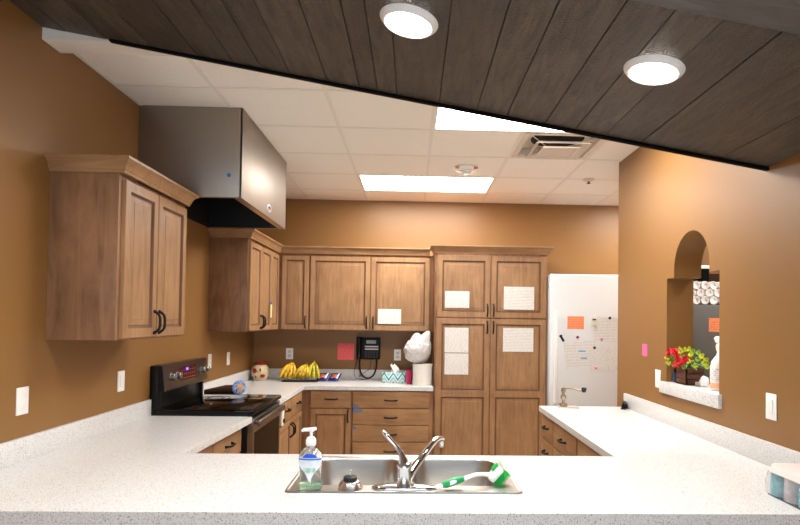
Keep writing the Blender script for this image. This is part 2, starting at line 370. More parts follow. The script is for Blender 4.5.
# ------------------------------------------------------------------ cabinet parts
def panel_door(F, u0, u1, w0, w1, parent, name='door', th=.02, fr=.055, mt=None, label=None, split=None):
    b = MB()
    def one(w0, w1, fb=fr, ft=fr):
        def L(ins, d, i2=None):
            il, ir, ib, it = (ins, ins, ins, ins) if i2 is None else i2
            return [F(u0+il, d, w0+ib), F(u1-ir, d, w0+ib), F(u1-ir, d, w1-it), F(u0+il, d, w1-it)]
        def ii(k): return (fr+k, fr+k, fb+k, ft+k)
        b.mi = 0; b.loops([L(0, .001), L(0, th-.003), L(.003, th), L(0, th, ii(-.009))], cap0=True, cap1=False)
        b.mi = 1; b.loops([L(0, th, ii(-.009)), L(0, th-.005, ii(-.004)), L(0, th-.011, ii(0)), L(0, th-.011, ii(.007))], cap1=False)
        b.mi = 0; b.loops([L(0, th-.011, ii(.007)), L(0, th-.004, ii(.032)), L(0, th-.002, ii(.034)), L(0, th-.002, ii(.05))])
    if split: one(w0, split, ft=fr*.65); one(split, w1, fb=fr*.65)
    else: one(w0, w1)
    bmesh.ops.remove_doubles(b.b, verts=b.b.verts, dist=1e-5)
    return b.build(name, [mt or WV, GLAZE], parent, label, angle=25)
def drawer_front(F, u0, u1, w0, w1, parent, mt=WX):
    b = MB()
    def L(i, d): return [F(u0+i, d, w0+i), F(u1-i, d, w0+i), F(u1-i, d, w1-i), F(u0+i, d, w1-i)]
    b.loops([L(0, .001), L(0, .016), L(.002, .019), L(.005, .02)], cap0=True)
    return b.build('drawer', mt, parent, angle=25)
def handle(F, u, w, parent, vert=True, ln=.11, v0=.02, r=.0068):
    b = MB(); P = []
    for k in range(13):
        t = -1+k/6; s_ = t*ln/2; o = .030*(1-t**4)+.002
        P.append(F(u, v0+o, w+s_) if vert else F(u+s_, v0+o, w))
    b.tube(P, [r*(1.25 if k in (0, 12) else 1) for k in range(13)], 8)
    for s_ in (-ln/2, ln/2):
        p0, p1 = (F(u, v0, w+s_), F(u, v0+.008, w+s_)) if vert else (F(u+s_, v0, w), F(u+s_, v0+.008, w))
        b.tube([p0, p1], [.009, .0075], 10)
    return b.build('handle', BLACKM, parent)
def crown(path, z, parent=None, name='crown_molding', closed=False):
    """path: plan points, the outside is to the right of travel"""
    prof = [(0, 0), (.008, 0), (.010, .012), (.014, .016), (.018, .03), (.030, .048), (.042, .056), (.046, .058), (.046, .07), (0, .07)]
    n = len(path); L = []
    for i, p in enumerate(path):
        p = Vector(p)
        def nr(a, b_): d = (Vector(b_)-Vector(a)).normalized(); return Vector((d.y, -d.x))
        if i == 0: off = nr(path[0], path[1])
        elif i == n-1: off = nr(path[-2], path[-1])
        else:
            a, c = nr(path[i-1], p), nr(p, path[i+1]); off = (a+c)/(1+a.dot(c))
        L.append([(p.x+off.x*u, p.y+off.y*u, z+v) for u, v in prof])
    b = MB(); b.loops(L, cap0=True, cap1=True)
    return b.build(name, WX, parent, angle=28)
WBODY = wood('maple_side_panel', (112, 78, 54), (160, 117, 84), 2, .4, .7)
def carcass(x0, x1, y0, y1, z0, z1, parent, mt=WBODY):
    b = MB(); b.box(x0, x1, y0, y1, z0, z1, .0015); return b.build('body', mt, parent)
ZB, ZTOP = 1.425, 2.187
# near left wall cabinet
t = thing('wall_cabinet', (-1.5, 3.03, ZB), 'two-door maple wall cabinet nearest the camera on the left wall', 'cabinet')
carcass(XL, -1.342, 2.656, 3.412, ZB, ZTOP, t); F = FL(-1.342)
d1 = panel_door(F, 2.682, 3.022, ZB+.008, 2.165, t); handle(F, 2.997, 1.508, d1)
d2 = panel_door(F, 3.028, 3.395, ZB+.008, 2.165, t); handle(F, 3.053, 1.508, d2)
crown([(XL, 2.656), (-1.342+.018, 2.656), (-1.342+.018, 3.412), (XL, 3.412)], ZTOP, t)
# far left wall cabinet
t = thing('wall_cabinet', (-1.5, 5.08, ZB), 'two-door maple wall cabinet on the left wall beyond the steel hood', 'cabinet')
carcass(XL, -1.342, 4.715, 5.44, ZB, ZTOP, t); F = FL(-1.342)
d1 = panel_door(F, 4.735, 5.082, ZB+.008, 2.165, t, fr=.05); handle(F, 5.055, 1.505, d1)
d2 = panel_door(F, 5.088, 5.432, ZB+.008, 2.165, t, fr=.05); handle(F, 5.115, 1.505, d2)
t = thing('wall_cabinet', (-1.5, 5.75, ZB), 'narrow maple corner wall cabinet where left and back runs meet', 'cabinet')
carcass(XL, -1.342, 5.443, YB, ZB, ZTOP, t)
panel_door(F, 5.45, 5.735, ZB+.008, 2.165, t, fr=.05)
# back wall cabinets
t = thing('wall_cabinet', (-1.16, 5.93, ZB), 'single-door narrow maple wall cabinet at the left end of the back wall', 'cabinet')
carcass(-1.34, -1.026, 5.773, YB, ZB, ZTOP, t); F = FB(5.773)
d = panel_door(F, -1.30, -1.034, ZB+.008, 2.165, t, fr=.052); handle(F, -1.06, 1.508, d)
t = thing('wall_cabinet', (-.4, 5.93, ZB), 'wide two-door maple wall cabinet above the phone, one sheet taped on it', 'cabinet')
carcass(-1.024, .209, 5.773, YB, ZB, ZTOP, t)
d = panel_door(F, -1.018, -.426, ZB+.008, 2.165, t); handle(F, -.455, 1.508, d)
d = panel_door(F, -.418, .168, ZB+.008, 2.165, t); handle(F, -.389, 1.508, d)
cm = crown([(XL, 4.715), (-1.324, 4.715), (-1.324, 5.755), (.166, 5.755)], ZTOP)
# the crown runs over three cabinets
tag(cm, 'maple crown molding along the tops of the corner and back wall cabinets', 'molding')
# pantry
t = thing('pantry_cabinet', (.75, 5.77, 0), 'tall four-door maple pantry cabinet beside the white fridge', 'cabinet')
carcass(.213, 1.288, 5.483, YB-.022, .1, ZTOP, t); F = FB(5.483)
b = MB(); b.box(.22, 1.28, 5.53, YB-.022, 0, .1); b.build('plinth', DARKW, t)
for (u0, u1, hu) in ((.228, .738, .712), (.744, 1.272, .770)):
    d = panel_door(F, u0, u1, 1.573, 2.165, t, fr=.06); handle(F, hu, 1.645, d)
    d = panel_door(F, u0, u1, .11, 1.563, t, fr=.06, split=.85); handle(F, hu, 1.482, d)
crown([(.213, YB-.3), (.213, 5.465), (1.288, 5.465), (1.288, YB-.022)], ZTOP, t)
# base cabinets
t = thing('base_cabinet', (-1.35, 3.2, 0), 'maple base cabinet in the left run between peninsula and range', 'cabinet')
carcass(XL+.002, -1.078, 2.69, 3.69, .1, ZU, t); F = FL(-1.078)
for u0, u1 in ((2.72, 3.14), (3.15, 3.665)):
    d = drawer_front(F, u0, u1, .70, .862, t, WY); handle(F, (u0+u1)/2, .795, d, False)
    d = panel_door(F, u0, u1, .12, .69, t, fr=.05); handle(F, u1-.03, .6, d)
t = thing('base_cabinet', (-1.35, 4.95, 0), 'maple base cabinet in the left run just beyond the range', 'cabinet')
carcass(XL+.002, -1.03, 4.472, 5.47, .1, ZU, t); F = FL(-1.03)
for u0, u1, hu in ((4.49, 4.915, 4.887), (4.925, 5.39, 4.953)):
    d = drawer_front(F, u0, u1, .70, .862, t, WY); handle(F, (u0+u1)/2+.04, .79, d, False)
    d = panel_door(F, u0, u1, .12, .69, t, fr=.05); handle(F, hu, .6, d)
t = thing('base_cabinet', (-.77, 5.77, 0), 'maple base cabinet with one drawer over one door on the back wall', 'cabinet')
carcass(-1.03, -.556, 5.472, YB-.003, .1, ZU, t); F = FB(5.472)
d = drawer_front(F, -.942, -.566, .706, .862, t); handle(F, -.75, .79, d, False)
d = panel_door(F, -.942, -.566, .12, .695, t, fr=.055); handle(F, -.592, .63, d)
t = thing('base_cabinet', (-.17, 5.77, 0), 'maple base cabinet with four wide drawers left of the pantry', 'cabinet')
carcass(-.555, .207, 5.472, YB-.003, .1, ZU, t)
for w0, w1 in ((.709, .864), (.552, .702), (.395, .546), (.12, .388)):
    d = drawer_front(F, -.547, .168, w0, w1, t); handle(F, -.19, w1-.082, d, False)
BLUET = mat('blue_painters_tape', (30, 110, 190), .6)
for x0, x1, z in ((-.545, -.50, .724), (-.545, -.455, .683), (-.545, -.512, .52)):
    b = MB(); b.box(x0, x1, 5.4505, 5.4515, z-.008, z+.008); b.build('tape', BLUET, t, 'blue tape tab at the left edge of the drawers')
t = thing('base_cabinet', (1.3, 3.5, 0), 'maple base cabinet with small drawers in the right run by the can opener', 'cabinet')
carcass(.985, XR-.002, 2.69, 4.265, .1, ZU, t); F = FR(.985)
for u0, u1 in ((3.905, 4.25), (3.35, 3.893), (2.73, 3.325)):
    for w0, w1 in ((.70, .864), (.53, .692), (.36, .522), (.12, .352)):
        d = drawer_front(F, u0, u1, w0, w1, t, WY); handle(F, (u0+u1)/2, w1-.075, d, False, .10)
t = thing('base_cabinet', (0, 2.35, 0), 'maple base cabinet under the sink, facing away from the camera', 'cabinet')
carcass(-.99, .95, 2.052, 2.64, .1, .70, t)
# toe-kick plinths are part of each base cabinet
for cab in [o for o in COL.objects if o.name.startswith('base_cabinet')]:
    bd = [c for c in cab.children if c.name.startswith('body')][0]
    xs_ = [v.co.x for v in bd.data.vertices]; ys_ = [v.co.y for v in bd.data.vertices]
    b = MB(); b.box(min(xs_)+.03, max(xs_)-.03, min(ys_)+.03, max(ys_)-.03, 0, .1); b.build('plinth', DARKW, cab)

# ------------------------------------------------------------------ range hood
t = thing('range_hood', (-1.35, 4.08, 2.258), 'large brushed steel box range hood hanging over the range', 'hood')
HX, HY0, HY1, HZ = -1.0385, 3.478, 4.69, 2.258
b = MB(); th = .012
b.box(XL, HX, HY0, HY0+th, HZ, ZC, .002); b.box(XL, HX, HY1-th, HY1, HZ, ZC, .002); b.box(HX-th, HX, HY0, HY1, HZ, ZC, .002)
b.build('shell', HOODM, t)
b = MB(); b.box(HX-.05, HX-th, HY0+th, HY1-th, HZ, HZ+.006); b.box(XL, HX-.05, HY0+th, HY0+.03, HZ, HZ+.006); b.box(XL, HX-.05, HY1-.03, HY1-th, HZ, HZ+.006)
b.build('bottom_rim', mat('warm_steel_lip', (190, 165, 140), .3, 1), t)
b = MB(); b.box(XL+.002, HX-th, HY0+th, HY1-th, HZ+.30, HZ+.32); b.box(XL+.002, XL+.006, HY0+th, HY1-th, HZ, HZ+.3)
b.box(HX-th-.003, HX-th, HY0+th, HY1-th, HZ+.007, HZ+.3); b.box(XL+.006, HX-th, HY1-th-.003, HY1-th, HZ+.007, HZ+.3); b.box(XL+.006, HX-th, HY0+th, HY0+th+.003, HZ+.007, HZ+.3)
b.build('interior', mat('black_hood_interior', (16, 14, 13), .5), t)
b = MB(); K = 10
for k in range(K): y = HY0+.06+k*(HY1-HY0-.12)/K; b.box(XL+.02, HX-.06, y, y+.03, HZ+.285, HZ+.3)
b.build('baffle_filter', mat('dark_baffle', (40, 38, 36), .4, .8), t)
b = MB(); b.lathe([(0, 0), (.032, 0), (.034, .002), (.032, .004), (0, .004)], M=Matrix.Translation((HX, 4.15, 2.325)) @ Matrix.Rotation(PI/2, 4, 'Y') @ Matrix.Diagonal((.85, 1.7, 1, 1)))
bd = b.build('badge', mat('white_badge', (235, 235, 238), .3), t, 'small white oval maker badge')
b = MB()
for k in range(5): b.box(HX+.0042, HX+.0052, 4.118+k*.0135, 4.127+k*.0135, 2.316+.003*(k % 2), 2.336)
b.box(HX+.0042, HX+.0052, 4.114, 4.186, 2.309, 2.312)
b.build('lettering', mat('dark_blue_ink', (50, 55, 90), .4), bd)
b = MB(); b.lathe([(0, 0), (.0125, 0), (.0125, .001), (0, .001)], M=Matrix.Translation((-1.112, HY0, 2.391)) @ Matrix.Rotation(PI/2, 4, 'X'))
b.build('sticker', mat('blue_dot_sticker', (20, 110, 190), .5), t, 'round blue sticker')
b = MB()
for k in range(7): b.box(-1.16+k*.013, -1.151+k*.013, HY1-th-.0052, HY1-th-.0035, HZ+.012, HZ+.030)
b.build('rating_label', mat('grey_label_print', (84, 84, 84), .5), t)

# ------------------------------------------------------------------ range
t = thing('range', (-1.33, 4.08, 0), 'black and stainless electric range with smooth glass cooktop', 'range')
RY0, RY1 = 3.702, 4.462
b = MB(); b.box(XL+.012, -1.035, RY0, RY1, .08, .93, .003); b.build('body', BLACK, t)
b = MB(); b.box(-1.62, -.993, RY0, RY1, .925, .955, .006); ck = b.build('cooktop', GLASSB, t)
b = MB()
for (x, y, r) in ((-1.16, 3.9, .105), (-1.16, 4.26, .08), (-1.42, 3.9, .075), (-1.42, 4.26, .1)):
    for rr in (r, r*.6): b.lathe([(rr-.001, 0), (rr-.001, .0003), (rr, .0003), (rr, 0)], (x, y, .9551), 40)
b.build('burner_ring', mat('grey_burner_print', (30, 30, 32), .2), ck)
b = MB(); b.box(XL+.004, -1.60, RY0, RY1, .93, 1.225, .004)
b.loops([[(-1.60, y, .955), (-1.60, y, 1.225), (-1.578, y, 1.225), (-1.562, y, 1.07), (-1.585, y, 1.06), (-1.585, y, .955)] for y in (RY0, RY0+.03)], cap0=True)
b.loops([[(-1.60, y, .955), (-1.60, y, 1.225), (-1.578, y, 1.225), (-1.562, y, 1.07), (-1.585, y, 1.06), (-1.585, y, .955)] for y in (RY1-.03, RY1)], cap0=True)
bg = b.build('backguard', BLACK, t)
def cp(y, z, o=0):  # a point on the slanted control panel
    k = (z-1.07)/(.155); return (-1.562-.016*k+o+.003, y, z)
b = MB(); b.loops([[cp(RY0+.004, 1.068), cp(RY1-.004, 1.068), cp(RY1-.004, 1.228), cp(RY0+.004, 1.228)], [cp(RY0+.004, 1.068, .006), cp(RY1-.004, 1.068, .006), cp(RY1-.004, 1.228, .006), cp(RY0+.004, 1.228, .006)]], cap0=True)
b.box(-1.60, -1.571, RY0+.002, RY1-.002, 1.2255, 1.231); b.box(-1.562, -1.5535, RY0+.002, RY1-.002, 1.062, 1.073, .002)
panel = b.build('control_panel', mat('bronze_stainless', (120, 108, 100), .32, 1), bg)
b = MB(); b.loops([[cp(3.955, 1.105, .006), cp(4.235, 1.105, .006), cp(4.235, 1.195, .006), cp(3.955, 1.195, .006)], [cp(3.955, 1.105, .008), cp(4.235, 1.105, .008), cp(4.235, 1.195, .008), cp(3.955, 1.195, .008)]], cap0=True)
ds = b.build('display', mat('maroon_display_glass', (70, 18, 20), .2), panel)
b = MB()
for i in range(7):
    for j in range(3):
        if j == 2 and 2 <= i <= 3: continue
        y, z = 3.975+i*.036, 1.118+j*.026; b.loops([[cp(y, z, .008), cp(y+.02, z, .008), cp(y+.02, z+.005, .008), cp(y, z+.005, .008)], [cp(y, z, .0085), cp(y+.02, z, .0085), cp(y+.02, z+.005, .0085), cp(y, z+.005, .0085)]], cap0=True)
b.build('lettering', mat('dim_red_print', (150, 60, 60), .4), ds)
b = MB(); p = cp(4.075, 1.178, .0085); b.box(p[0]-.001, p[0]+.001, 4.06, 4.095, 1.170, 1.186)
b.build('indicator', mat('blue_led', (60, 60, 255), .4, emis=4), ds, 'lit blue indicator')
for y in (3.80, 3.895, 4.335, 4.42):
    b = MB(); b.lathe([(0, 0), (.027, 0), (.027, .006), (.021, .009), (.019, .028), (.016, .031), (0, .031)], M=Matrix.Translation(cp(y, 1.148, .006)) @ Matrix.Rotation(PI/2, 4, 'Y'))
    p = cp(y, 1.148, .006); b.box(p[0]+.026, p[0]+.038, y-.004, y+.004, 1.128, 1.168, .002)
    b.build('knob', mat('satin_knob', (150, 148, 146), .3, 1), panel)
b = MB()
b.box(-1.035, -1.0, RY0+.006, RY1-.006, .80, .895, .004); b.box(-1.035, -1.0, RY0+.006, RY0+.04, .27, .8); b.box(-1.035, -1.0, RY1-.04, RY1-.006, .27, .8); b.box(-1.035, -1.0, RY0+.04, RY1-.04, .27, .33)
dr = b.build('oven_door', STEEL, t)
b = MB(); b.box(-1.03, -1.001, RY0+.04, RY1-.04, .33, .80); b.build('window', mat('black_oven_glass', (2, 2, 2), .15, spec=.08), dr)
b = MB(); b.box(-.978, -.955, RY0+.02, RY1-.02, .842, .888, .009, seg=3)
for y in (RY0+.05, RY1-.05): b.box(-1.0, -.965, y-.015, y+.015, .858, .882, .003)
b.build('handle', STEEL, dr)
b = MB(); b.box(-1.035, -1.005, RY0+.006, RY1-.006, .09, .26, .004); b.build('drawer', STEEL, t)

# ------------------------------------------------------------------ fridge
t = thing('refrigerator', (1.68, 5.72, 0), 'tall white refrigerator with papers held by magnets', 'refrigerator')
b = MB(); b.box(1.297, 2.07, 5.46, 6.05, .03, 1.99, .008); b.build('body', FRIDGEM, t)
b = MB(); b.box(1.297, 2.07, 5.40, 5.455, .06, 1.997, .012, seg=3); dr = b.build('door', FRIDGEM, t)
b = MB(); b.box(1.333, 1.366, 5.362, 5.385, .78, 1.65, .008, seg=3)
for z in (.80, 1.60): b.box(1.336, 1.363, 5.37, 5.402, z, z+.035, .004)
b.build('handle', PLASTIC, dr)
FY = 5.398
def sheet(name, label, cat, cx, cz, w_, h_, mt, y=FY, rot=0, group=None, curl=0.0):
    b = MB(); n = 6
    M_ = Matrix.Translation((cx, y, cz)) @ Matrix.Rotation(rot, 4, 'Y')
    for d, s_ in ((-.0006, 1),):
        L0 = []; 
        fr_ = [M_ @ Vector((-w_/2+w_*i/n, -.0008-curl*(i/n)**2, z)) for z in (-h_/2, h_/2) for i in range(n+1)]
        bk_ = [M_ @ Vector((-w_/2+w_*i/n, -.0002-curl*(i/n)**2, z)) for z in (-h_/2, h_/2) for i in range(n+1)]
        V = [b.b.verts.new(p) for p in fr_]; W = [b.b.verts.new(p) for p in bk_]; k = n+1
        for i in range(n):
            b.b.faces.new((V[i], V[i+1], V[i+1+k], V[i+k])); b.b.faces.new((W[i+1], W[i], W[i+k], W[i+1+k]))
            b.b.faces.new((V[i], W[i], W[i+1], V[i+1])); b.b.faces.new((V[i+k], V[i+1+k], W[i+1+k], W[i+k]))
        b.b.faces.new((V[0], V[k], W[k], W[0])); b.b.faces.new((V[n], W[n], W[n+k], V[n+k]))
    return tag(b.build(name, mt), label, cat, group)
ORANGE = lines_mat('orange_note_print', (244, 146, 98), (224, 120, 80), 60, sc=60)
PINK = lines_mat('pink_note_print', (238, 104, 104), (224, 90, 96), 45, sc=50)
sheet('note', 'orange note on the fridge door above the papers', 'note', 1.541, 1.539, .158, .118, ORANGE)
sheet('paper_sheet', 'tilted calendar page on the fridge under the black clip and small magnet', 'paper', 1.589, 1.243, .30, .235, TABLE, rot=-.14, y=FY-.001)
b = MB(); 
for dx, dz, w_ in ((-.02, .02, .075), (.0, -.045, .07)): b.box(1.589+dx, 1.589+dx+w_*.9, FY-.0034, FY-.0026, 1.243+dz, 1.243+dz+.014, M=None)
tag(b.build('highlight_mark', mat('blue_ink', (96, 165, 215), .6)), 'two blue words written on the tilted calendar page', 'writing')
sheet('paper_sheet', 'calendar page at the right edge of the fridge, upper of the two', 'paper', 1.86, 1.475, .29, .24, TABLE, rot=.03)
sheet('paper_sheet', 'printed page at the right edge of the fridge, lower of the two', 'paper', 1.81, 1.20, .26, .23, SHEET, rot=-.06, y=FY-.0012)
b = MB(); b.box(1.686, 1.742, FY-.012, FY, 1.50, 1.61, .003); tm = b.build('kitchen_timer', mat('pale_grey_plastic', (214, 212, 200), .4)); tag(tm, 'small pale magnetic timer on the fridge right of the orange note', 'timer')
b = MB(); b.box(1.697, 1.731, FY-.0135, FY-.0115, 1.562, 1.578); b.build('screen', mat('lcd_grey', (70, 72, 66), .3), tm)
b = MB(); b.box(1.70, 1.728, FY-.0135, FY-.0115, 1.512, 1.520); b.build('button', mat('grey_button', (180, 176, 165), .4), tm)
def magnet(x, z, col, label, r=.014):
    b = MB(); b.lathe([(0, 0), (r, 0), (r*.9, .006), (r*.5, .009), (0, .009)], M=Matrix.Translation((x, FY-.002, z)) @ Matrix.Rotation(PI/2, 4, 'X'), seg=16)
    return tag(b.build('magnet', mat('magnet_'+label.split()[1], col, .4)), label, 'magnet')
magnet(1.865, 1.587, (20, 20, 22), 'round black magnet holding the upper right fridge page')
magnet(1.79, 1.385, (215, 120, 190), 'round lilac magnet between the two right-hand fridge pages')
magnet(1.722, 1.305, (24, 24, 26), 'round black magnet at the corner of the lower right fridge page')
magnet(1.738, 1.115, (222, 110, 170), 'round pink magnet at the bottom of the lower right fridge page')
magnet(1.560, 1.402, (150, 40, 90), 'small purple and red magnet at the top of the tilted calendar page')
b = MB(); b.box(-.011, .011, -.012, 0, -.035, .035, .003); b.box(-.014, .014, -.02, -.008, .015, .035, .003)
mc = tag(b.build('magnetic_clip', BLACK), 'slanted black clip on the tilted calendar page', 'clip'); mc.location = (1.43, FY-.001, 1.36); mc.rotation_euler = (0, -.55, 0)

# sheets on cabinets
PYF = 5.462
sheet('paper_sheet', 'landscape sheet on the upper left pantry door', 'paper', .422, 1.742, .232, .158, SHEET, PYF, group=None)
sheet('paper_sheet', 'wide printed table on the upper right pantry door', 'paper', 1.012, 1.763, .29, .22, TABLE, PYF)
sheet('paper_sheet', 'upper sheet of the two on the lower left pantry door', 'paper', .422, 1.357, .226, .236, SHEET, PYF)
sheet('paper_sheet', 'lower sheet of the two on the lower left pantry door', 'paper', .424, 1.131, .226, .20, SHEET, PYF)
sheet('paper_sheet', 'wide printed table on the lower right pantry door', 'paper', 1.009, 1.366, .29, .226, TABLE, PYF)
sheet('paper_sheet', 'white sheet taped on the door above the tissue box', 'paper', -.228, 1.573, .23, .148, SHEET, 5.752)

# ------------------------------------------------------------------ ceiling fixtures
DIFF = mat('lit_diffuser', (255, 252, 247), .5, emis=TROFFER)
TRIMW = mat('white_enamel_trim', (246, 244, 240), .4)
def troffer(x0, y0, label):
    t = thing('ceiling_light', (x0+T, y0+T/2, ZC), label, 'ceiling light', 'recessed fluorescent lights')
    b = MB(); o = [(x0+.014, y0+.014), (x0+2*T-.014, y0+.014), (x0+2*T-.014, y0+T-.014), (x0+.014, y0+T-.014)]
    g = .012; i_ = [(x0+.014+g, y0+.014+g), (x0+2*T-.014-g, y0+.014+g), (x0+2*T-.014-g, y0+T-.014-g), (x0+.014+g, y0+T-.014-g)]
    b.prism(o, [i_], ZC-.004, ZC-.0001, lambda u, v, d: (u, v, d)); b.build('frame', TRIMW, t)
    b = MB(); b.box(i_[0][0], i_[1][0], i_[0][1], i_[2][1], ZC-.0025, ZC-.0003); b.build('diffuser', DIFF, t)
troffer(GX, GY-T, 'lit rectangular ceiling light nearest the back wall')
troffer(GX+T, GY-4*T, 'lit rectangular ceiling light partly cut off by the plank ceiling')
troffer(2.10, GY-T, 'added unseen ceiling light behind the right wall, brightening the wall by the refrigerator')  # added lamp, hidden from view, to brighten the wall above the fridge
troffer(2.35, 3.0, 'added unseen ceiling light brightening the storage room behind the right wall')  # unseen lamp added so the rolls in the storage room look white
def downlight(x, y, label):
    t = thing('downlight', (x, y, wz(x)), label, 'ceiling light', 'round lights in the plank ceiling')
    sl = math.atan(.16882); R_ = Matrix.Translation((x, y, wz(x)-.0005)) @ Matrix.Rotation(sl, 4, 'Y') @ Matrix.Rotation(PI, 4, 'X')
    b = MB(); b.lathe([(.076, .014), (.080, .018), (.084, .018), (.098, .004), (.099, 0), (.076, 0)], M=R_, seg=48); b.build('trim_ring', TRIMW, t)
    b = MB(); b.lathe([(.0765, .001), (.0765, .015), (.06, .017), (0, .018)], M=R_, seg=48); b.build('lens', mat('lit_lens', (255, 246, 235), .5, emis=DOWN), t)
    l = bpy.data.lights.new('downlight_lamp', 'AREA'); l.shape = 'DISK'; l.size = .15; l.spread = math.radians(128); l.energy = DOWN_W; l.color = (1, .98, .95)
    o = bpy.data.objects.new('downlight_lamp', l); COL.objects.link(o); o.parent = t; o.location = (-.0045, 0, -.027); o.rotation_euler = (0, sl, 0)
downlight(-.026, 1.893, 'round lit downlight in the plank ceiling, above the sink')
downlight(.797, 1.893, 'round lit downlight in the plank ceiling, nearer the right wall')
downlight(-.849, 1.893, 'added unseen downlight in the plank ceiling, brightening the left counter')  # extra lamp added out of view to lift the left counter
for x_ in (-.849, -.026, .797): downlight(x_, .75, 'added unseen downlight on the dining side, lighting the counter edge')  # extra row added out of view to light the counter's front edge
# air diffuser
t = thing('air_diffuser', (.719+.305, 3.787+.305, ZC), 'square stepped air diffuser in the tile ceiling', 'vent')
cx, cy = .719+.3048+.305-.305, 4.092; cx = .719+.3048
sq = lambda h, z: [(cx-h, cy-h, z), (cx+h, cy-h, z), (cx+h, cy+h, z), (cx-h, cy+h, z)]
DUCT = mat('beige_duct_metal', (214, 204, 190), .5)
b = MB(); b.loops([sq(.285, ZC-.0005), sq(.285, ZC-.005), sq(.262, ZC-.006), sq(.250, ZC-.004), sq(.235, ZC+.03), sq(.235, ZC+.058), sq(.259, ZC+.06), sq(.259, ZC-.0005)], cap1=False); b.build('frame', DUCT, t)
b = MB(); b.box(cx-.236, cx+.236, cy-.236, cy+.236, ZC+.058, ZC+.065); b.build('back_plate', DUCT, t)
b = MB(); b.lathe([(0, 0), (.19, 0), (.19, .003), (0, .003)], (cx, cy+.0, ZC+.054), 32); b.build('duct_neck', mat('dark_duct', (14, 12, 12), .8), t)
b = MB(); b.loops([sq(.195, ZC-.034), sq(.155, ZC-.008), sq(.153, ZC-.008), sq(.193, ZC-.036)], cap1=False)
b.b.faces.ensure_lookup_table(); b.build('vane', DUCT, t)
b = MB(); b.loops([sq(.135, ZC-.040), sq(.131, ZC-.048), sq(.115, ZC-.046), sq(.11, ZC-.030)], cap0=True); b.build('center_plate', DUCT, t)
b = MB()
for sx_ in (-1, 1):
    for sy_ in (-1, 1): b.tube([(cx+sx_*.10, cy+sy_*.10, ZC-.035), (cx+sx_*.24, cy+sy_*.24, ZC+.004)], .003, 6)
b.build('bracket', DUCT, t)
t = thing('smoke_alarm', (.42, 4.70, ZC), 'white round ceiling alarm with two red tabs beside the ceiling light', 'alarm')
R_ = Matrix.Translation((.42, 4.70, ZC)) @ Matrix.Rotation(PI, 4, 'X')
b = MB(); b.lathe([(0, 0), (.095, 0), (.097, .012), (.085, .024), (.05, .032), (0, .034)], M=R_, seg=32); b.build('housing', PLASTIC, t)
b = MB(); b.lathe([(.045, .03), (.045, .045), (.032, .055), (0, .058)], M=R_, seg=24); b.build('lens', mat('clear_grey_lens', (225, 225, 228), .15), t)
for s_ in (-1, 1):
    b = MB(); b.box(.42+s_*.075-.016, .42+s_*.075+.016, 4.625, 4.645, ZC-.03, ZC-.012, .003); b.build('tab', mat('red_tab', (206, 140, 128), .4), t, 'red tab')
t = thing('sprinkler', (1.53, 5.0, ZC), 'small ceiling sprinkler near the right end of the tile ceiling', 'sprinkler')
R_ = Matrix.Translation((1.53, 5.0, ZC)) @ Matrix.Rotation(PI, 4, 'X')
b = MB(); b.lathe([(0, 0), (.05, 0), (.05, .010), (.024, .022), (0, .022)], M=R_); b.build('escutcheon', mat('cream_cover', (224, 206, 186), .5), t)
b = MB(); b.lathe([(0, .02), (.008, .02), (.008, .034), (.018, .036), (.018, .039), (0, .039)], M=R_, seg=12); b.build('head', mat('dark_brass', (90, 66, 50), .4, .8), t)

# ------------------------------------------------------------------ plates and notes on the walls
def plate(cy_, cz, label, left=True, hw=.037, hh=.058, kind='rocker', x=None):
    X = XL if left else XR; s_ = 1 if left else -1
    t = thing('outlet' if kind == 'outlet' else 'light_switch', (X, cy_, cz), label, 'outlet' if kind == 'outlet' else 'switch')
    b = MB(); b.box(min(X, X+s_*.006), max(X, X+s_*.006), cy_-hw, cy_+hw, cz-hh, cz+hh, .002); b.build('plate', PLATE, t)
    b = MB()
    if kind == 'outlet':
        for z in (-.021, .021): b.box(min(X+s_*.006, X+s_*.008), max(X+s_*.006, X+s_*.008), cy_-.016, cy_+.016, cz+z-.014, cz+z+.014, .0008)
    else: b.box(min(X+s_*.006, X+s_*.009), max(X+s_*.006, X+s_*.009), cy_-.016, cy_+.016, cz-.033, cz+.033, .0012)
    b.build('socket' if kind == 'outlet' else 'rocker', PLASTIC, t)
plate(2.51, 1.17, 'white outlet plate on the left wall nearest the camera', kind='outlet')
plate(3.34, 1.167, 'white switch plate on the left wall just before the range')
plate(4.775, 1.18, 'white outlet plate on the left wall just beyond the range', kind='outlet')
plate(5.255, 1.17, 'white switch plate on the left wall nearest the back corner')
plate(2.527, 1.175, 'white switch plate on the right wall, nearer the camera', False)
plate(3.713, 1.18, 'white switch plate on the right wall below the left end of the opening', False)
def bplate(cx_, cz, label, hw, hh=.058):
    t = thing('outlet', (cx_, YB, cz), label, 'outlet')
    b = MB(); b.box(cx_-hw, cx_+hw, YB-.006, YB, cz-hh, cz+hh, .002); b.build('plate', PLATE, t)
    b = MB()
    for z in (-.021, .021): b.box(cx_-.016, cx_+.016, YB-.008, YB-.006, cz+z-.014, cz+z+.014, .0008)
    b.build('socket', mat('grey_socket', (200, 198, 194), .4), t)
bplate(-1.277, 1.172, 'white outlet on the back wall above the bananas', .037)
bplate(-.15, 1.172, 'white outlet on the back wall behind the tissue box', .037)
b = MB(); b.box(XR-.0012, XR-.0002, 3.893, 3.975, 1.314, 1.396); tag(b.build('note', mat('hot_pink_note', (236, 96, 150), .6)), 'hot pink sticky note on the right wall', 'note')
sheet('note', 'salmon pink note on the back wall left of the phone', 'note', -.692, 1.20, .172, .175, PINK, YB-.001)

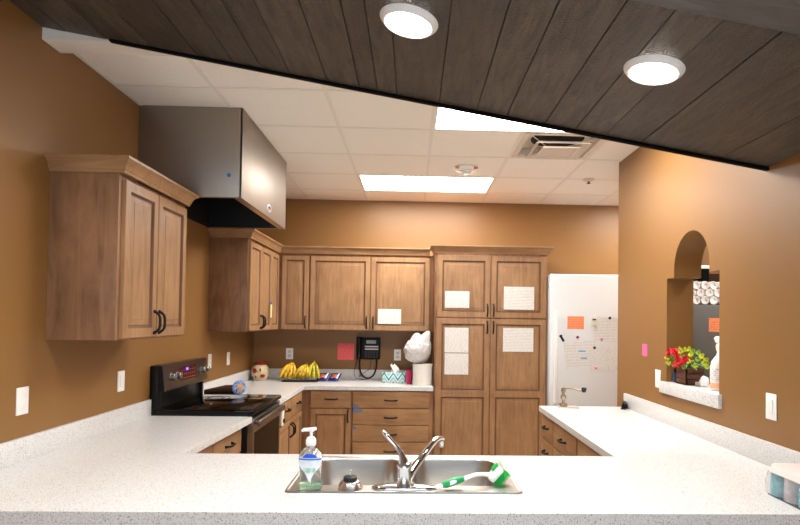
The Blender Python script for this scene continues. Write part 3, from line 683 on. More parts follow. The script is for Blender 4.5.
# ------------------------------------------------------------------ phone
t = thing('wall_phone', (-.455, YB, 1.12), 'black desk-style phone mounted on the back wall', 'phone')
b = MB(); b.box(-.58, -.33, YB-.045, YB-.001, 1.125, 1.352, .012, seg=3); bs = b.build('body', BLACK, t)
b = MB(); b.tube([(-.548, YB-.078, 1.14), (-.548, YB-.070, 1.17), (-.548, YB-.062, 1.24), (-.548, YB-.070, 1.32), (-.548, YB-.078, 1.355)], [.026, .022, .017, .022, .027], 12); b.build('handset', BLACK, t)
b = MB(); b.box(-.475, -.375, YB-.049, YB-.044, 1.29, 1.325, .001); b.build('display', mat('grey_green_lcd', (150, 168, 166), .3), t)
b = MB()
for z in (1.252, 1.225): b.box(-.49, -.35, YB-.049, YB-.044, z, z+.014, .001)
b.build('label_strip', mat('pale_key_strip', (205, 202, 200), .5), t)
b = MB()
for i in range(5):
    for j in range(3): b.box(-.49+i*.029, -.47+i*.029, YB-.050, YB-.044, 1.145+j*.024, 1.160+j*.024, .002)
b.build('keypad', mat('dark_keys', (44, 44, 48), .5), t)
b = MB(); P = []
for k in range(60):
    u = k/59; a = PI*u; x = -.455-.088*math.cos(a)*(1+.12*math.sin(a)); z = 1.13-.198*math.sin(a)**.75
    P.append((x, YB-.055, z))
b.tube(P, [.0078+.0012*(k % 2) for k in range(60)], 8); b.build('cord', BLACK, t)
b = MB(); P = [(-.56, YB-.012, 1.13), (-.59, YB-.024, 1.05), (-.60, YB-.03, .98), (-.58, YB-.05, .93), (-.52, YB-.07, .919), (-.46, YB-.055, .920), (-.49, YB-.035, .955), (-.545, YB-.03, .95), (-.44, YB-.025, 1.02), (-.42, YB-.01, 1.13)]
b.tube(P, .0028, 6); b.build('line_cable', BLACK, t)

# ------------------------------------------------------------------ things on the back counter
Z0 = ZT+.0005
# apple jar
t = thing('cookie_jar', (-1.525, 5.88, ZT), 'round cream ceramic jar painted with red apples, red lid', 'jar')
b = MB(); b.lathe([(0, 0), (.055, 0), (.062, .006), (.083, .05), (.088, .085), (.08, .125), (.06, .15), (.05, .155), (0, .155)], (-1.525, 5.88, Z0), 32)
jb = b.build('jar_body', mat('cream_glaze', (214, 192, 152), .35, var=.15, vscale=25), t)
b = MB(); b.lathe([(0, .156), (.058, .156), (.06, .165), (.05, .176), (.02, .182), (0, .182)], (-1.525, 5.88, Z0), 28); b.build('lid', mat('red_glaze', (140, 34, 30), .3), t)
RED = mat('painted_red_apple', (150, 30, 26), .35); GRN = mat('painted_green_leaf', (104, 108, 56), .4)
def onjar(az, z, r, mt_, nm, sx_=1, sz=1):
    R0 = .086 if abs(z-.085) < .03 else .081
    b = MB(); c = Vector((-1.525, 5.88, Z0)); n_ = Vector((math.cos(az), math.sin(az), 0))
    M_ = Matrix.Translation(c+n_*(R0-.004)+Vector((0, 0, z))) @ Matrix.Rotation(az, 4, 'Z') @ Matrix.Rotation(PI/2, 4, 'Y') @ Matrix.Diagonal((sz, sx_, .35, 1))
    b.lathe([(r, 0), (r*.92, r*.4), (r*.6, r*.8), (0, r)], M=M_, seg=16); return b.build(nm, mt_, jb)
onjar(-PI/2-.45, .098, .027, RED, 'painted_apple'); onjar(-PI/2+.55, .055, .026, RED, 'painted_apple'); onjar(-PI/2-.05, .085, .016, RED, 'painted_apple')
onjar(-PI/2+.25, .105, .018, GRN, 'painted_leaf', .6, 1.2); onjar(-PI/2-.35, .045, .02, GRN, 'painted_leaf', .5, 1.3); onjar(-PI/2-.75, .05, .018, GRN, 'painted_leaf', .5, 1.3)
# bananas on a dark tray
b = MB(); b.loops([rrect(-1.28, -.93, 5.725, 5.87, .03, Z0), rrect(-1.285, -.925, 5.72, 5.875, .03, Z0+.008), rrect(-1.275, -.935, 5.73, 5.865, .03, Z0+.008), rrect(-1.27, -.94, 5.735, 5.86, .03, Z0+.004)], cap0=True)
tag(b.build('tray', mat('dark_brown_tray', (30, 20, 14), .4)), 'thin dark tray under the bananas', 'tray')
def banana_mat(g):
    m, nt, bb = new('banana_skin'); tc = N(nt, 'ShaderNodeTexCoord'); n = N(nt, 'ShaderNodeTexNoise'); n.inputs['Scale'].default_value = 14; n.inputs['Detail'].default_value = 4
    nt.links.new(tc.outputs['Object'], n.inputs['Vector']); r = N(nt, 'ShaderNodeValToRGB'); e = r.color_ramp.elements
    e[0].position = .32; e[0].color = (*lin((140-50*g, 112, 18)), 1); e[1].position = .5; e[1].color = (*lin((232-70*g, 182-8*g, 28)), 1)
    nt.links.new(n.outputs['Fac'], r.inputs[0]); nt.links.new(r.outputs[0], bb.inputs['Base Color']); bb.inputs['Roughness'].default_value = .45; return m
BT = mat('banana_tip', (70, 48, 20), .7); BS = mat('blue_fruit_sticker', (60, 100, 190), .4)
def bunch(cx_, cy_, w_, n_, h_, lean, g, label, seed):
    t = thing('banana_bunch', (cx_, cy_, Z0+.005), label, 'bananas', 'banana bunches on the tray'); rr = random.Random(seed)
    top = Vector((cx_+lean, cy_+.05, Z0+h_)); bm_ = banana_mat(g)
    for k in range(n_):
        u = (k/(n_-1)-.5)*2; row = k % 2
        end = Vector((cx_+u*w_/2-lean*.2, cy_-.035+.03*row+rr.uniform(-.008, .008), Z0+.024+.006*rr.random()+.008*abs(u)))
        mid = (top+end)/2+Vector((u*w_*.22, -.035+.02*row, .018)); P = []; R__ = []
        for i in range(15):
            s_ = i/14; p = top*(1-s_)**2+mid*2*s_*(1-s_)+end*s_*s_; P.append(p)
            R__.append(.0055 if s_ < .1 else .0175*min(1, .45+(s_-.1)*3.2)*(1 if s_ < .82 else max(.28, 1-(s_-.82)*4)))
        b = MB(); b.tube(P, R__, 8); bn = b.build('banana', bm_, t, angle=60)
        b = MB(); b.tube([P[-1], P[-1]+(P[-1]-P[-2]).normalized()*.007], [.005, .0035], 8); b.build('tip', BT, bn)
        if row == 0 and abs(u) < .8:
            b = MB(); p = P[8]; b.lathe([(0, .0), (.008, 0), (.007, .002), (0, .002)], M=Matrix.Translation(p+Vector((0, -.0175, 0))) @ Matrix.Rotation(PI/2, 4, 'X'), seg=12); b.build('fruit_sticker', BS, bn)
    b = MB(); b.tube([top+Vector((0, .002, -.018)), top+Vector((0, 0, .004)), top+Vector((.004, .002, .016))], [.014, .012, .008], 10); b.build('stem', mat('banana_stem', (120, 108, 36), .6), t)
bunch(-1.225, 5.79, .135, 7, .185, .03, 0, 'yellow banana bunch, leftmost on the tray', 1)
bunch(-1.09, 5.78, .12, 7, .168, .035, .15, 'yellow banana bunch in the middle of the tray', 2)
bunch(-.97, 5.80, .10, 5, .19, -.01, .55, 'greener banana bunch at the right end of the tray', 3)
# snack packets
def packet(cx_, label, sd):
    b = MB(); n = 8; rr = random.Random(sd); V = []; th_ = math.radians(38)
    for side in (0, 1):
        V.append([])
        for j in range(n+1):
            for i in range(n+1):
                u, v = i/n, j/n; puff = (math.sin(PI*u)*math.sin(PI*v))**.6*.018 if 0 < u < 1 and 0 < v < 1 else 0
                o = (puff if side == 0 else -puff*.4)+rr.uniform(-.001, .001)
                x = (u-.5)*.105; d = v*.115
                V[side].append(b.b.verts.new((cx_+x+d*.25, 5.80+d*math.cos(th_)*.8-o*math.sin(th_), Z0+.008+d*math.sin(th_)+o*math.cos(th_))))
    for side in (0, 1):
        for j in range(n):
            for i in range(n):
                a = j*(n+1)+i; f = b.b.faces.new((V[side][a], V[side][a+1], V[side][a+n+2], V[side][a+n+1])); f.smooth = True
                f.material_index = 1 if (2 <= i <= 5 and 2 <= j <= 5) else (2 if i == 6 and j > 1 else 0)
    bmesh.ops.remove_doubles(b.b, verts=b.b.verts, dist=.003)
    tag(b.build('snack_packet', [mat('navy_foil', (30, 36, 110), .3, .3), mat('brown_picture', (170, 92, 40), .4), mat('white_print', (220, 220, 226), .4)]), label, 'snack packet')
packet(-.90, 'navy blue snack packet next to the bananas', 5); packet(-.785, 'navy and white snack packet, right one of the two', 6)
# tissue box
def chevron():
    m, nt, bb = new('teal_chevron_card'); bb.inputs['Roughness'].default_value = .6; tc = N(nt, 'ShaderNodeTexCoord'); sp = N(nt, 'ShaderNodeSeparateXYZ'); nt.links.new(tc.outputs['Object'], sp.inputs[0])
    pp = N(nt, 'ShaderNodeMath', operation='PINGPONG'); pp.inputs[1].default_value = .045; nt.links.new(sp.outputs[0], pp.inputs[0])
    ad = N(nt, 'ShaderNodeMath', operation='MULTIPLY_ADD'); ad.inputs[1].default_value = 1.5; nt.links.new(pp.outputs[0], ad.inputs[0]); nt.links.new(sp.outputs[2], ad.inputs[2])
    mu = N(nt, 'ShaderNodeMath', operation='MULTIPLY'); mu.inputs[1].default_value = 11; nt.links.new(ad.outputs[0], mu.inputs[0])
    fr = N(nt, 'ShaderNodeMath', operation='FRACT'); nt.links.new(mu.outputs[0], fr.inputs[0])
    r = N(nt, 'ShaderNodeValToRGB'); r.color_ramp.interpolation = 'CONSTANT'; e = r.color_ramp.elements
    e[0].color = (*lin((40, 160, 180)), 1); e[1].position = .3; e[1].color = (*lin((225, 228, 222)), 1)
    for p_, c_ in ((.5, (120, 200, 205)), (.7, (205, 195, 175)), (.85, (230, 232, 228))): q = e.new(p_); q.color = (*lin(c_), 1)
    nt.links.new(fr.outputs[0], r.inputs[0]); nt.links.new(r.outputs[0], bb.inputs['Base Color']); return m
t = thing('tissue_box', (-.175, 5.79, ZT), 'teal chevron tissue box with a white tissue sticking out', 'tissue box')
b = MB(); b.box(-.29, -.062, 5.73, 5.85, Z0, Z0+.098, .002); b.build('box', chevron(), t)
b = MB(); L = []
for j in range(7):
    v = j/6; row = []
    for i in range(20):
        a = 2*PI*i/20; r = (.035-.01*v)*(1+.35*math.sin(3*a+v*3)) if v < .95 else .012
        row.append((-.175+r*math.cos(a)+.012*math.sin(v*5), 5.79+r*.45*math.sin(a), Z0+.096+.075*v*(1+.25*math.sin(2*a+1))))
    L.append(row)
b.loops(L); b.build('tissue', mat('white_tissue', (240, 238, 235), .8), t, angle=80)
# cup and tub and bag
b = MB(); b.lathe([(0, 0), (.027, 0), (.036, .135), (.0345, .135), (.026, .004), (0, .004)], (-.022, 5.68, Z0), 24)
tag(b.build('cup', mat('magenta_plastic', (196, 38, 96), .35)), 'magenta plastic cup between tissue box and white tub', 'cup')
t = thing('plastic_tub', (.105, 5.585, ZT), 'white round plastic tub at the right end of the back counter', 'tub')
b = MB(); b.lathe([(0, 0), (.088, 0), (.092, .004), (.096, .19), (.0985, .192), (.0985, .205), (.095, .207), (.093, .2), (.089, .01), (0, .01)], (.105, 5.582, Z0), 40); b.build('tub_body', mat('milky_plastic', (232, 230, 222), .4), t)
b = MB(); t2 = bmesh.new(); bmesh.ops.create_icosphere(t2, subdivisions=5, radius=1)
for v in t2.verts:
    n_ = v.co.normalized(); q = Vector((n_.x*1.2+n_.z*.7, n_.y, n_.z*.7-n_.x*.5))
    rg = (1-abs(mn.noise(q*2.2+Vector((3, 1, 2))))*2)*.11+(1-abs(mn.noise(q*5.5+Vector((8, 2, 1))))*2)*.05+.02*mn.noise(n_*14)
    f = .92+rg
    x, y, z = n_.x*.128*f, n_.y*.095*f, n_.z*.14*f
    x += .035*max(0, n_.z)                      # leans to the pantry at the top
    pk = max(0, 1-((n_.x-.45)**2+(n_.z-.85)**2)*7); z += .055*pk; x += .02*pk
    pk = max(0, 1-((n_.x+.35)**2+(n_.z-.85)**2)*9); z += .03*pk
    z = max(z, -.135+.02*(n_.x < -.3))
    v.co = Vector((.052+x*.98, 5.585+y, Z0+.34+z))
    if v.co.x > .198: v.co.x = .198
b.merge(t2)
bag = b.build('plastic_bag', mat('white_bag_film', (212, 210, 208), .4, bump=1.0, bscale=26), angle=180); tag(bag, 'crumpled white plastic bag sitting on the white tub', 'bag')

# ------------------------------------------------------------------ bread on the range
t = thing('bread_loaf', (-1.40, 4.40, .956), 'bagged brown loaf with blue and white end on the back of the range', 'bread')
b = MB(); L = []
for k in range(9):
    u = k/8; x = -1.55+.25*u; hw = .022+.022*min(1, u*1.6); L.append([(x, 4.40+math.cos(a)*hw, .957+hw*.85+math.sin(a)*hw*.85*(1 if math.sin(a) > 0 else .98)) for a in [2*PI*i/16 for i in range(16)]])
b.loops(L, cap0=True); b.build('loaf', mat('brown_crust_bag', (70, 44, 30), .3, var=.3, vscale=30), t)
b = MB(); b.lathe([(.047, -.004), (.054, .0), (.056, .008), (.05, .016), (.03, .02)], M=Matrix.Translation((-1.298, 4.392, .957+.056)) @ Matrix.Rotation(-.75, 4, 'Z') @ Matrix.Rotation(PI/2, 4, 'Y'), seg=24); b.build('bag_end', mat('blue_white_wrap', (120, 150, 205), .3, var=.7, vscale=45), t, 'blue and white wrapper end')
b = MB(); b.lathe([(.031, .0), (.031, .0195), (.02, .023), (0, .024)], M=Matrix.Translation((-1.298, 4.392, .957+.056)) @ Matrix.Rotation(-.75, 4, 'Z') @ Matrix.Rotation(PI/2, 4, 'Y'), seg=20); b.build('slice_end', mat('bread_crumb', (206, 160, 112), .7, var=.2, vscale=60), t, 'tan bread end')
# tag hanging on far left cabinet and latch on the base cabinet
b = MB(); b.box(-1.300, -1.288, 5.31, 5.335, 1.545, 1.665, .003); tg = tag(b.build('hang_tag', mat('pale_yellow_card', (236, 228, 160), .5)), 'pale yellow strip with blue top hanging on the far left wall cabinet', 'tag')
b = MB(); b.box(-1.301, -1.287, 5.312, 5.333, 1.665, 1.683, .003); b.build('top', mat('blue_cap', (40, 90, 200), .5), tg, 'blue top')
b = MB(); b.box(-1.0095, -.995, 4.525, 4.585, .70, .83, .004); tag(b.build('cabinet_lock', PLASTIC), 'white plastic lock on the drawer next to the range', 'lock')
b = MB(); b.box(-.994, -.984, 4.545, 4.57, .725, .755, .003); b.build('button', BLACK, bpy.data.objects['cabinet_lock'])

# ------------------------------------------------------------------ sink
t = thing('sink', (-.02, 2.36, ZT), 'double bowl stainless sink set in the peninsula counter', 'sink')
ZR = ZT+.004
b = MB(); cells = []
ym = 2.172; xm0 = -.045; xm1 = .008
XI0, XI1, YI0, YI1 = SX0+.02, SX1-.02, SY0+.02, SY1-.02
def rect_like(x0, x1, y0, y1, z, seg=6):
    pts = []
    for cx_, cy_ in ((x1, y1), (x0, y1), (x0, y0), (x1, y0)): pts += [(cx_, cy_, z)]*(seg+1)
    return pts
# rolled outer rim
b.loops([rrect(SX0, SX1, SY0, SY1, .022, ZT+.0005), rrect(SX0+.002, SX1-.002, SY0+.002, SY1-.002, .022, ZT+.006), rrect(SX0+.008, SX1-.008, SY0+.008, SY1-.008, .02, ZT+.007), rrect(SX0+.014, SX1-.014, SY0+.014, SY1-.014, .016, ZR)], cap1=False)
xc = (xm0+xm1)/2
bowls = [(SX0+.045, xm0, ym, SY1-.035), (xm1, SX1-.045, ym, SY1-.035)]
fr_out = [(SX0+.014, xc, ym-.012, SY1-.014), (xc, SX1-.014, ym-.012, SY1-.014)]
b.box(SX0+.014, SX1-.014, SY0+.014, ym-.012, ZR-.003, ZR)
for (x0, x1, y0, y1), (a0, a1, c0, c1) in zip(bowls, fr_out):
    r = .075
    outer_ = []
    ins = rrect(x0, x1, y0, y1, r, ZR)
    for k, p in enumerate(ins):
        q = k//7; i = k % 7
        if q == 0: P_ = (a1, c1 if i >= 3 else p[1]+(c1-p[1])*i/3, ZR) if i <= 3 else (a1+(p[0]-a1)*(i-3)/3, c1, ZR)
        elif q == 1: P_ = (p[0]+(a0-p[0])*i/3, c1, ZR) if i <= 3 else (a0, c1+(p[1]-c1)*(i-3)/3, ZR)
        elif q == 2: P_ = (a0, p[1]+(c0-p[1])*i/3, ZR) if i <= 3 else (a0+(p[0]-a0)*(i-3)/3, c0, ZR)
        else: P_ = (p[0]+(a1-p[0])*i/3, c0, ZR) if i <= 3 else (a1, c0+(p[1]-c0)*(i-3)/3, ZR)
        outer_.append(P_)
    b.loops([outer_, ins, rrect(x0+.002, x1-.002, y0+.002, y1-.002, r, ZR-.002), rrect(x0+.005, x1-.005, y0+.005, y1-.005, r, ZR-.008), rrect(x0+.014, x1-.014, y0+.014, y1-.014, r-.005, ZR-.12), rrect(x0+.025, x1-.025, y0+.025, y1-.025, r-.01, ZR-.155), rrect(x0+.06, x1-.06, y0+.06, y1-.06, r-.03, ZR-.17), ], cap1=True)
b.build('basin', SINKM, t, angle=40)
for (x0, x1, y0, y1) in bowls:
    b = MB(); b.lathe([(.045, .001), (.04, .003), (.034, -.001), (0, -.004)], ((x0+x1)/2, (y0+y1)/2, ZR-.169), 24); b.build('drain', CHROME, t)
# faucet
t = thing('faucet', (-.021, 2.132, ZR), 'chrome single-lever kitchen faucet standing on the sink', 'faucet')
fx, fy = -.022, 2.132
b = MB(); L = []
for s_, h_ in ((1, 0), (1, .006), (.94, .010), (.7, .014), (.4, .016)):
    L.append([(fx+.118*s_*math.copysign(abs(math.cos(a))**.8, math.cos(a)), fy+.028*s_*math.copysign(abs(math.sin(a))**.8, math.sin(a)), ZR+h_) for a in [2*PI*k/40 for k in range(40)]])
b.loops(L, cap0=True); b.build('base_plate', CHROME, t)
b = MB(); b.lathe([(.031, .008), (.029, .016), (.0255, .022), (.0255, .072), (.0275, .076), (.0275, .086), (.024, .094), (.014, .1), (0, .102)], (fx, fy, ZR), 28); fb = b.build('valve_body', mat('satin_chrome', (205, 208, 212), .22, 1), t)
b = MB(); P = [(fx-.002, fy, ZR+.084), (fx-.004, fy, ZR+.108), (fx-.014, fy+.003, ZR+.132), (fx-.034, fy+.006, ZR+.158), (fx-.056, fy+.01, ZR+.180), (fx-.072, fy+.012, ZR+.198), (fx-.080, fy+.014, ZR+.21)]
b.tube(P, [.026, .021, .013, .0105, .0105, .0115, .007], 16, flat=(1.0, .8)); b.build('lever', CHROME, t)
b = MB(); P = [(fx+.010, fy+.010, ZR+.030), (fx+.040, fy+.045, ZR+.066), (fx+.075, fy+.085, ZR+.106), (fx+.105, fy+.125, ZR+.137), (fx+.120, fy+.15, ZR+.147), (fx+.136, fy+.175, ZR+.149), (fx+.150, fy+.192, ZR+.144)]
b.tube(P, [.016, .0155, .014, .0125, .012, .012, .011], 16); sp_ = b.build('spout', CHROME, t)
b = MB(); b.lathe([(0, 0), (.0095, 0), (.0105, .003), (.0105, .026), (0, .026)], (fx+.145, fy+.187, ZR+.112), 16); b.build('aerator', CHROME, sp_)
# sink strainer
t = thing('sink_strainer', (-.218, 2.13, ZR), 'chrome basket strainer with black stopper beside the soap', 'strainer')
b = MB(); c = (-.218, 2.13, ZR+.0005); b.lathe([(.043, 0), (.047, .002), (.045, .007), (.041, .018), (.033, .028), (.022, .031), (0, .032)], c, 28); b.build('basket', mat('satin_basket_steel', (225, 222, 218), .25, 1), t)
b = MB()
for k in range(12): a = 2*PI*k/12; b.lathe([(0, 0), (.004, 0), (.004, .002), (0, .002)], M=Matrix.Translation((c[0]+.0365*math.cos(a), c[1]+.0365*math.sin(a), c[2]+.015)) @ Matrix.Rotation(a, 4, 'Z') @ Matrix.Rotation(PI/2, 4, 'Y'), seg=8)
b.build('hole', RUBBER, t)
b = MB(); b.lathe([(0, .030), (.018, .030), (.025, .033), (.025, .042), (.021, .045), (0, .046)], c, 24); b.build('stopper', RUBBER, t, 'black rubber stopper')
b = MB(); b.lathe([(0, .045), (.0035, .045), (.003, .062), (.0045, .064), (.0045, .069), (0, .070)], c, 12); b.build('pin', CHROME, t)
# soap bottle
t = thing('soap_bottle', (-.36, 2.112, ZR), 'clear hand soap bottle with white pump and green-tinted bottom', 'soap bottle')
c = (-.360, 2.112, ZT+.0075)
def ell(pr, nm, mt_, lab=None, par=t, sy=.58, cc=c, seg=32):
    b = MB(); b.lathe(pr, cc, seg, sx=1, sy=sy); return b.build(nm, mt_, par, lab)
CLEAR = mat('clear_bottle_plastic', (244, 247, 245), .06, trans=.95, ior=1.15)
ell([(0, 0), (.040, 0), (.043, .006), (.040, .03), (.037, .05), (.041, .085), (.0435, .105), (.041, .125), (.03, .142), (.016, .150), (.014, .158), (0, .158)], 'bottle', CLEAR)
ell([(0, .002), (.038, .002), (.0405, .008), (.0392, .018), (.0385, .021), (0, .022)], 'liquid', mat('green_soap', (190, 232, 200), .15, trans=.75, ior=1.15), 'pale green soap at the bottom')
def label_patch(z0, z1, r0, r1, mt_, nm, amax=1.15, par=t, taper=None, off=.0012, c=c, sy=.58, n=16, rows=8):
    b = MB(); L = []
    for side in (0, 1):
        for j in range(rows+1):
            v = j/rows; r = r0+(r1-r0)*v+off-(.001 if side else 0); am = amax*(taper(v) if taper else 1)
            L.append([b.b.verts.new((c[0]+r*math.sin(-am+2*am*i/n), c[1]-r*sy*math.cos(-am+2*am*i/n), c[2]+z0+(z1-z0)*v)) for i in range(n+1)])
    h = rows+1
    for s0 in (0, h):
        for j in range(rows):
            for i in range(n): b.b.faces.new((L[s0+j][i], L[s0+j][i+1], L[s0+j+1][i+1], L[s0+j+1][i])).smooth = True
    return b.build(nm, mt_, par, angle=80, recalc=False)
LBL = mat('pale_blue_white_label', (224, 232, 240), .4, var=.06, vscale=60)
label_patch(.088, .118, .0425, .0425, LBL, 'label', 1.1); label_patch(.062, .088, .040, .0425, LBL, 'label', 1.1, taper=lambda v: .35+.65*v)
label_patch(.034, .062, .0395, .0385, LBL, 'label', .42, taper=lambda v: .15+.85*v)
label_patch(.116, .130, .0430, .0375, mat('blue_label_band', (24, 80, 200), .4), 'label_arch', .62, taper=lambda v: 1-.55*v*v, off=.002)
label_patch(.108, .113, .0435, .0435, mat('blue_label_line', (60, 110, 210), .4), 'label_line', 1.1, off=.002)
label_patch(.064, .080, .0408, .0420, mat('green_label_tint', (170, 205, 190), .4, var=.3, vscale=120), 'label_picture', .5, off=.002)
WP = mat('white_pump_plastic', (242, 242, 242), .35)
b = MB(); b.lathe([(0, .156), (.016, .156), (.0185, .16), (.0185, .176), (.013, .186), (.006, .188), (.0055, .205), (.010, .207), (.011, .216), (.006, .219), (0, .219)], c, 24)
b.tube([(c[0]-.034, c[1], c[2]+.207), (c[0]-.028, c[1], c[2]+.212), (c[0]-.005, c[1], c[2]+.213), (c[0]+.018, c[1], c[2]+.217)], [.0045, .006, .007, .006], 10); b.build('pump', WP, t)
b = MB(); b.tube([(c[0], c[1], c[2]+.01), (c[0], c[1], c[2]+.15)], .003, 8); b.build('dip_tube', WP, t)
# dish brush
t = thing('dish_brush', (.28, 2.18, ZR), 'green and white dish brush lying across the right end of the sink', 'brush')
P = [Vector(p) for p in ((.116, 2.118, .934), (.150, 2.135, .940), (.205, 2.155, .950), (.245, 2.17, .960), (.275, 2.185, .958), (.300, 2.20, .952))]
b = MB(); b.tube([P[0], P[0]*.6+P[1]*.4, P[1], P[1]*.4+P[2]*.6, P[2]], [.007, .014, .0155, .014, .008], 14, flat=(.8, 1)); b.build('grip', mat('green_grip', (20, 150, 84), .4), t, 'green rubber grip')
b = MB(); b.tube([P[0]-Vector((.022, .006, .004)), P[0]-Vector((.012, .003, .002)), P[0]+Vector((.003, .001, 0))], [.0055, .0075, .0068], 10); b.build('hanging_tip', WP, t)
b = MB(); b.tube([P[2]-Vector((.006, .002, .001)), P[3], P[4], P[5]], [.0085, .0075, .008, .010], 12)
hd = b.build('handle', WP, t)
b = MB(); b.lathe([(0, 0), (.010, 0), (.009, .0014), (0, .0014)], M=Matrix.Translation(P[1]+Vector((.004, -.0125, .003))) @ Matrix.Rotation(PI/2-.1, 4, 'X') @ Matrix.Rotation(.35, 4, 'Z') @ Matrix.Diagonal((1.9, .75, 1, 1)), seg=20)
b.build('logo', mat('white_oval_mark', (225, 240, 230), .4), t, 'white oval mark on the grip')
H = Matrix.Translation((.324, 2.205, .958)) @ Matrix.Rotation(math.radians(-48), 4, 'Y') @ Matrix.Diagonal((1.22, 1.15, 1.15, 1))
b = MB(); b.box(-.026, .026, -.024, .024, -.014, .012, .007, M=H, seg=3); b.build('head', WP, t)
b = MB(); b.box(-.012, .016, -.018, .018, .010, .018, .004, M=H @ Matrix.Translation((.012, 0, 0))); b.build('scraper', mat('bright_green_plastic', (30, 170, 70), .4), t, 'green scraper')
b = MB(); rr = random.Random(4)
for i in range(11):
    for j in range(9):
        x = -.023+i*.0046; y = -.02+j*.005; q = Vector((x*1.15+rr.uniform(-.001, .001), y*1.15, -.038+rr.uniform(-.002, .002)))
        b.tube([H @ Vector((x, y, -.012)), H @ q], [.0016, .0019], 5)
b.build('bristles', mat('bright_green_bristles', (24, 176, 70), .5), t, 'bright green bristles')['kind'] = 'stuff'

# ------------------------------------------------------------------ right run: can opener, stapler, package
t = thing('can_opener', (1.13, 4.22, ZT), 'manual crank can opener bolted to the back of the right counter', 'can opener')
PM = mat('nickel_casting', (168, 150, 125), .35, .9)
b = MB(); b.box(1.075, 1.225, 4.17, 4.28, Z0, Z0+.006, .002); b.build('base_plate', mat('pale_steel_plate', (205, 200, 192), .4, .7), t)
b = MB(); b.box(1.095, 1.145, 4.20, 4.25, Z0+.006, Z0+.03, .005); b.tube([(1.12, 4.225, Z0+.03), (1.12, 4.225, Z0+.135)], .011, 12); b.box(1.103, 1.139, 4.205, 4.245, Z0+.06, Z0+.09, .006); b.lathe([(0, 0), (.017, 0), (.019, .01), (.014, .028), (0, .03)], (1.122, 4.225, Z0+.115), 14)
b.build('post', PM, t)
b = MB(); b.tube([(1.122, 4.225, Z0+.137), (1.17, 4.222, Z0+.140), (1.21, 4.22, Z0+.132), (1.245, 4.218, Z0+.122), (1.268, 4.218, Z0+.122)], [.006, .0055, .005, .005, .005], 8); cr = b.build('crank', PM, t)
b = MB(); b.lathe([(0, -.012), (.012, -.010), (.018, .004), (.020, .016), (.016, .024), (0, .026)], (1.27, 4.218, Z0+.122), 12); b.build('crank_knob', mat('dark_green_knob', (28, 44, 40), .4), cr)
t = thing('stapler', (1.56, 4.33, ZT), 'small black stapler at the far end of the right counter by the wall', 'stapler', rz=0)
t.location = (1.545, 4.235, Z0)
def loc(o): o.matrix_parent_inverse = Matrix.Identity(4); return o
b = MB(); b.box(-.06, .05, -.02, .02, 0, .008, .003); b.box(-.02, .05, -.018, .018, .008, .022, .004); loc(b.build('base', BLACK, t))
b = MB(); b.tube([(-.065, 0, .034), (-.02, 0, .040), (.03, 0, .040), (.055, 0, .026)], [.013, .017, .018, .013], 10, flat=(1, .8)); loc(b.build('arm', BLACK, t))
t.rotation_euler = (0, 0, 1.15); t.location = (1.556, 4.185, Z0); t.scale = (.9, .95, 1)
# clear package bottom right
t = thing('wrapped_package', (1.45, 2.03, ZT), 'clear plastic wrapped package of teal and white rolls at lower right', 'package')
FILM = mat('clear_film', (240, 236, 236), .18, trans=.92, ior=1.08, bump=.6, bscale=40)
b = MB(); L = []
for z, i, wv in ((0, .0, 0), (.01, -.004, .1), (.05, -.006, .3), (.085, .0, .5), (.104, .010, .6), (.108, .04, .5)):
    L.append([(p[0]+.003*wv*math.sin(p[1]*70), p[1]+.003*wv*math.sin(p[0]*60), Z0+z+.002*wv*math.sin(p[0]*50+p[1]*40)) for p in rrect(1.318+i, 1.58-i, 1.885+i, 2.12-i, .03, 0)])
b.loops(L, cap0=True); b.build('film', FILM, t, angle=60)
b = MB(); L = []
for z, i in ((.086, .004), (.109, .012), (.112, .05)): L.append([(p[0], p[1], Z0+z+.0035*math.sin(p[0]*45)*math.sin(p[1]*38)) for p in rrect(1.316+i, 1.582-i, 1.883+i, 2.122-i, .03, 0)])
b.loops(L, cap1=True); b.build('top_sheet', mat('frosted_pinkish_top', (226, 216, 212), .35, bump=.8, bscale=30), t, angle=60)
for i, (x, y) in enumerate([(1.362+.0855*a, 1.927+.0755*c_) for a in range(3) for c_ in range(3)]):
    b = MB(); b.lathe([(.02, 0), (.035, 0), (.036, .003), (.036, .078), (.0345, .081), (.02, .081)], (x, y, Z0+.003), 24)
    mt_ = mat('teal_roll', (130, 196, 208), .5, var=.25, vscale=40) if i % 2 == 0 else mat('white_roll', (206, 204, 208), .5, var=.15, vscale=60)
    b.build('roll', mt_, t)

# ------------------------------------------------------------------ things on the ledge
ZS = 1.1735
t = thing('flower_box', (1.69, 3.45, ZS), 'wooden box of red and yellow-green flowers on the ledge', 'flowers')
b = MB(); WD = wood('dark_crate_wood', (84, 50, 34), (120, 76, 52), 1, .6)
x0, x1, y0, y1 = 1.635, 1.745, 3.395, 3.53; hh = .105
b.box(x0, x1, y0, y1, ZS, ZS+.008)
for k in range(3):
    z0, z1 = ZS+.001+k*hh/3, ZS+(k+1)*hh/3-.003
    b.box(x0, x0+.01, y0, y1, z0, z1, .001); b.box(x1-.01, x1, y0, y1, z0, z1, .001); b.box(x0, x1, y0, y0+.01, z0, z1, .001); b.box(x0, x1, y1-.01, y1, z0, z1, .001)
for x in (x0+.012, x1-.022):
    for y in (y0+.012, y1-.022): b.box(x, x+.01, y, y+.01, ZS, ZS+hh-.003)
b.build('crate', WD, t)
b = MB(); b.box(x0+.011, x1-.011, y0+.011, y1-.011, ZS+.008, ZS+hh-.012); b.build('soil', mat('dark_moss', (50, 48, 26), .9), t)
FM = {'y': mat('yellow_green_petals', (206, 212, 60), .6), 'r': mat('red_petals', (206, 24, 38), .55), 'g': mat('green_petals', (150, 178, 66), .6), 'p': mat('coral_petals', (230, 110, 84), .6)}
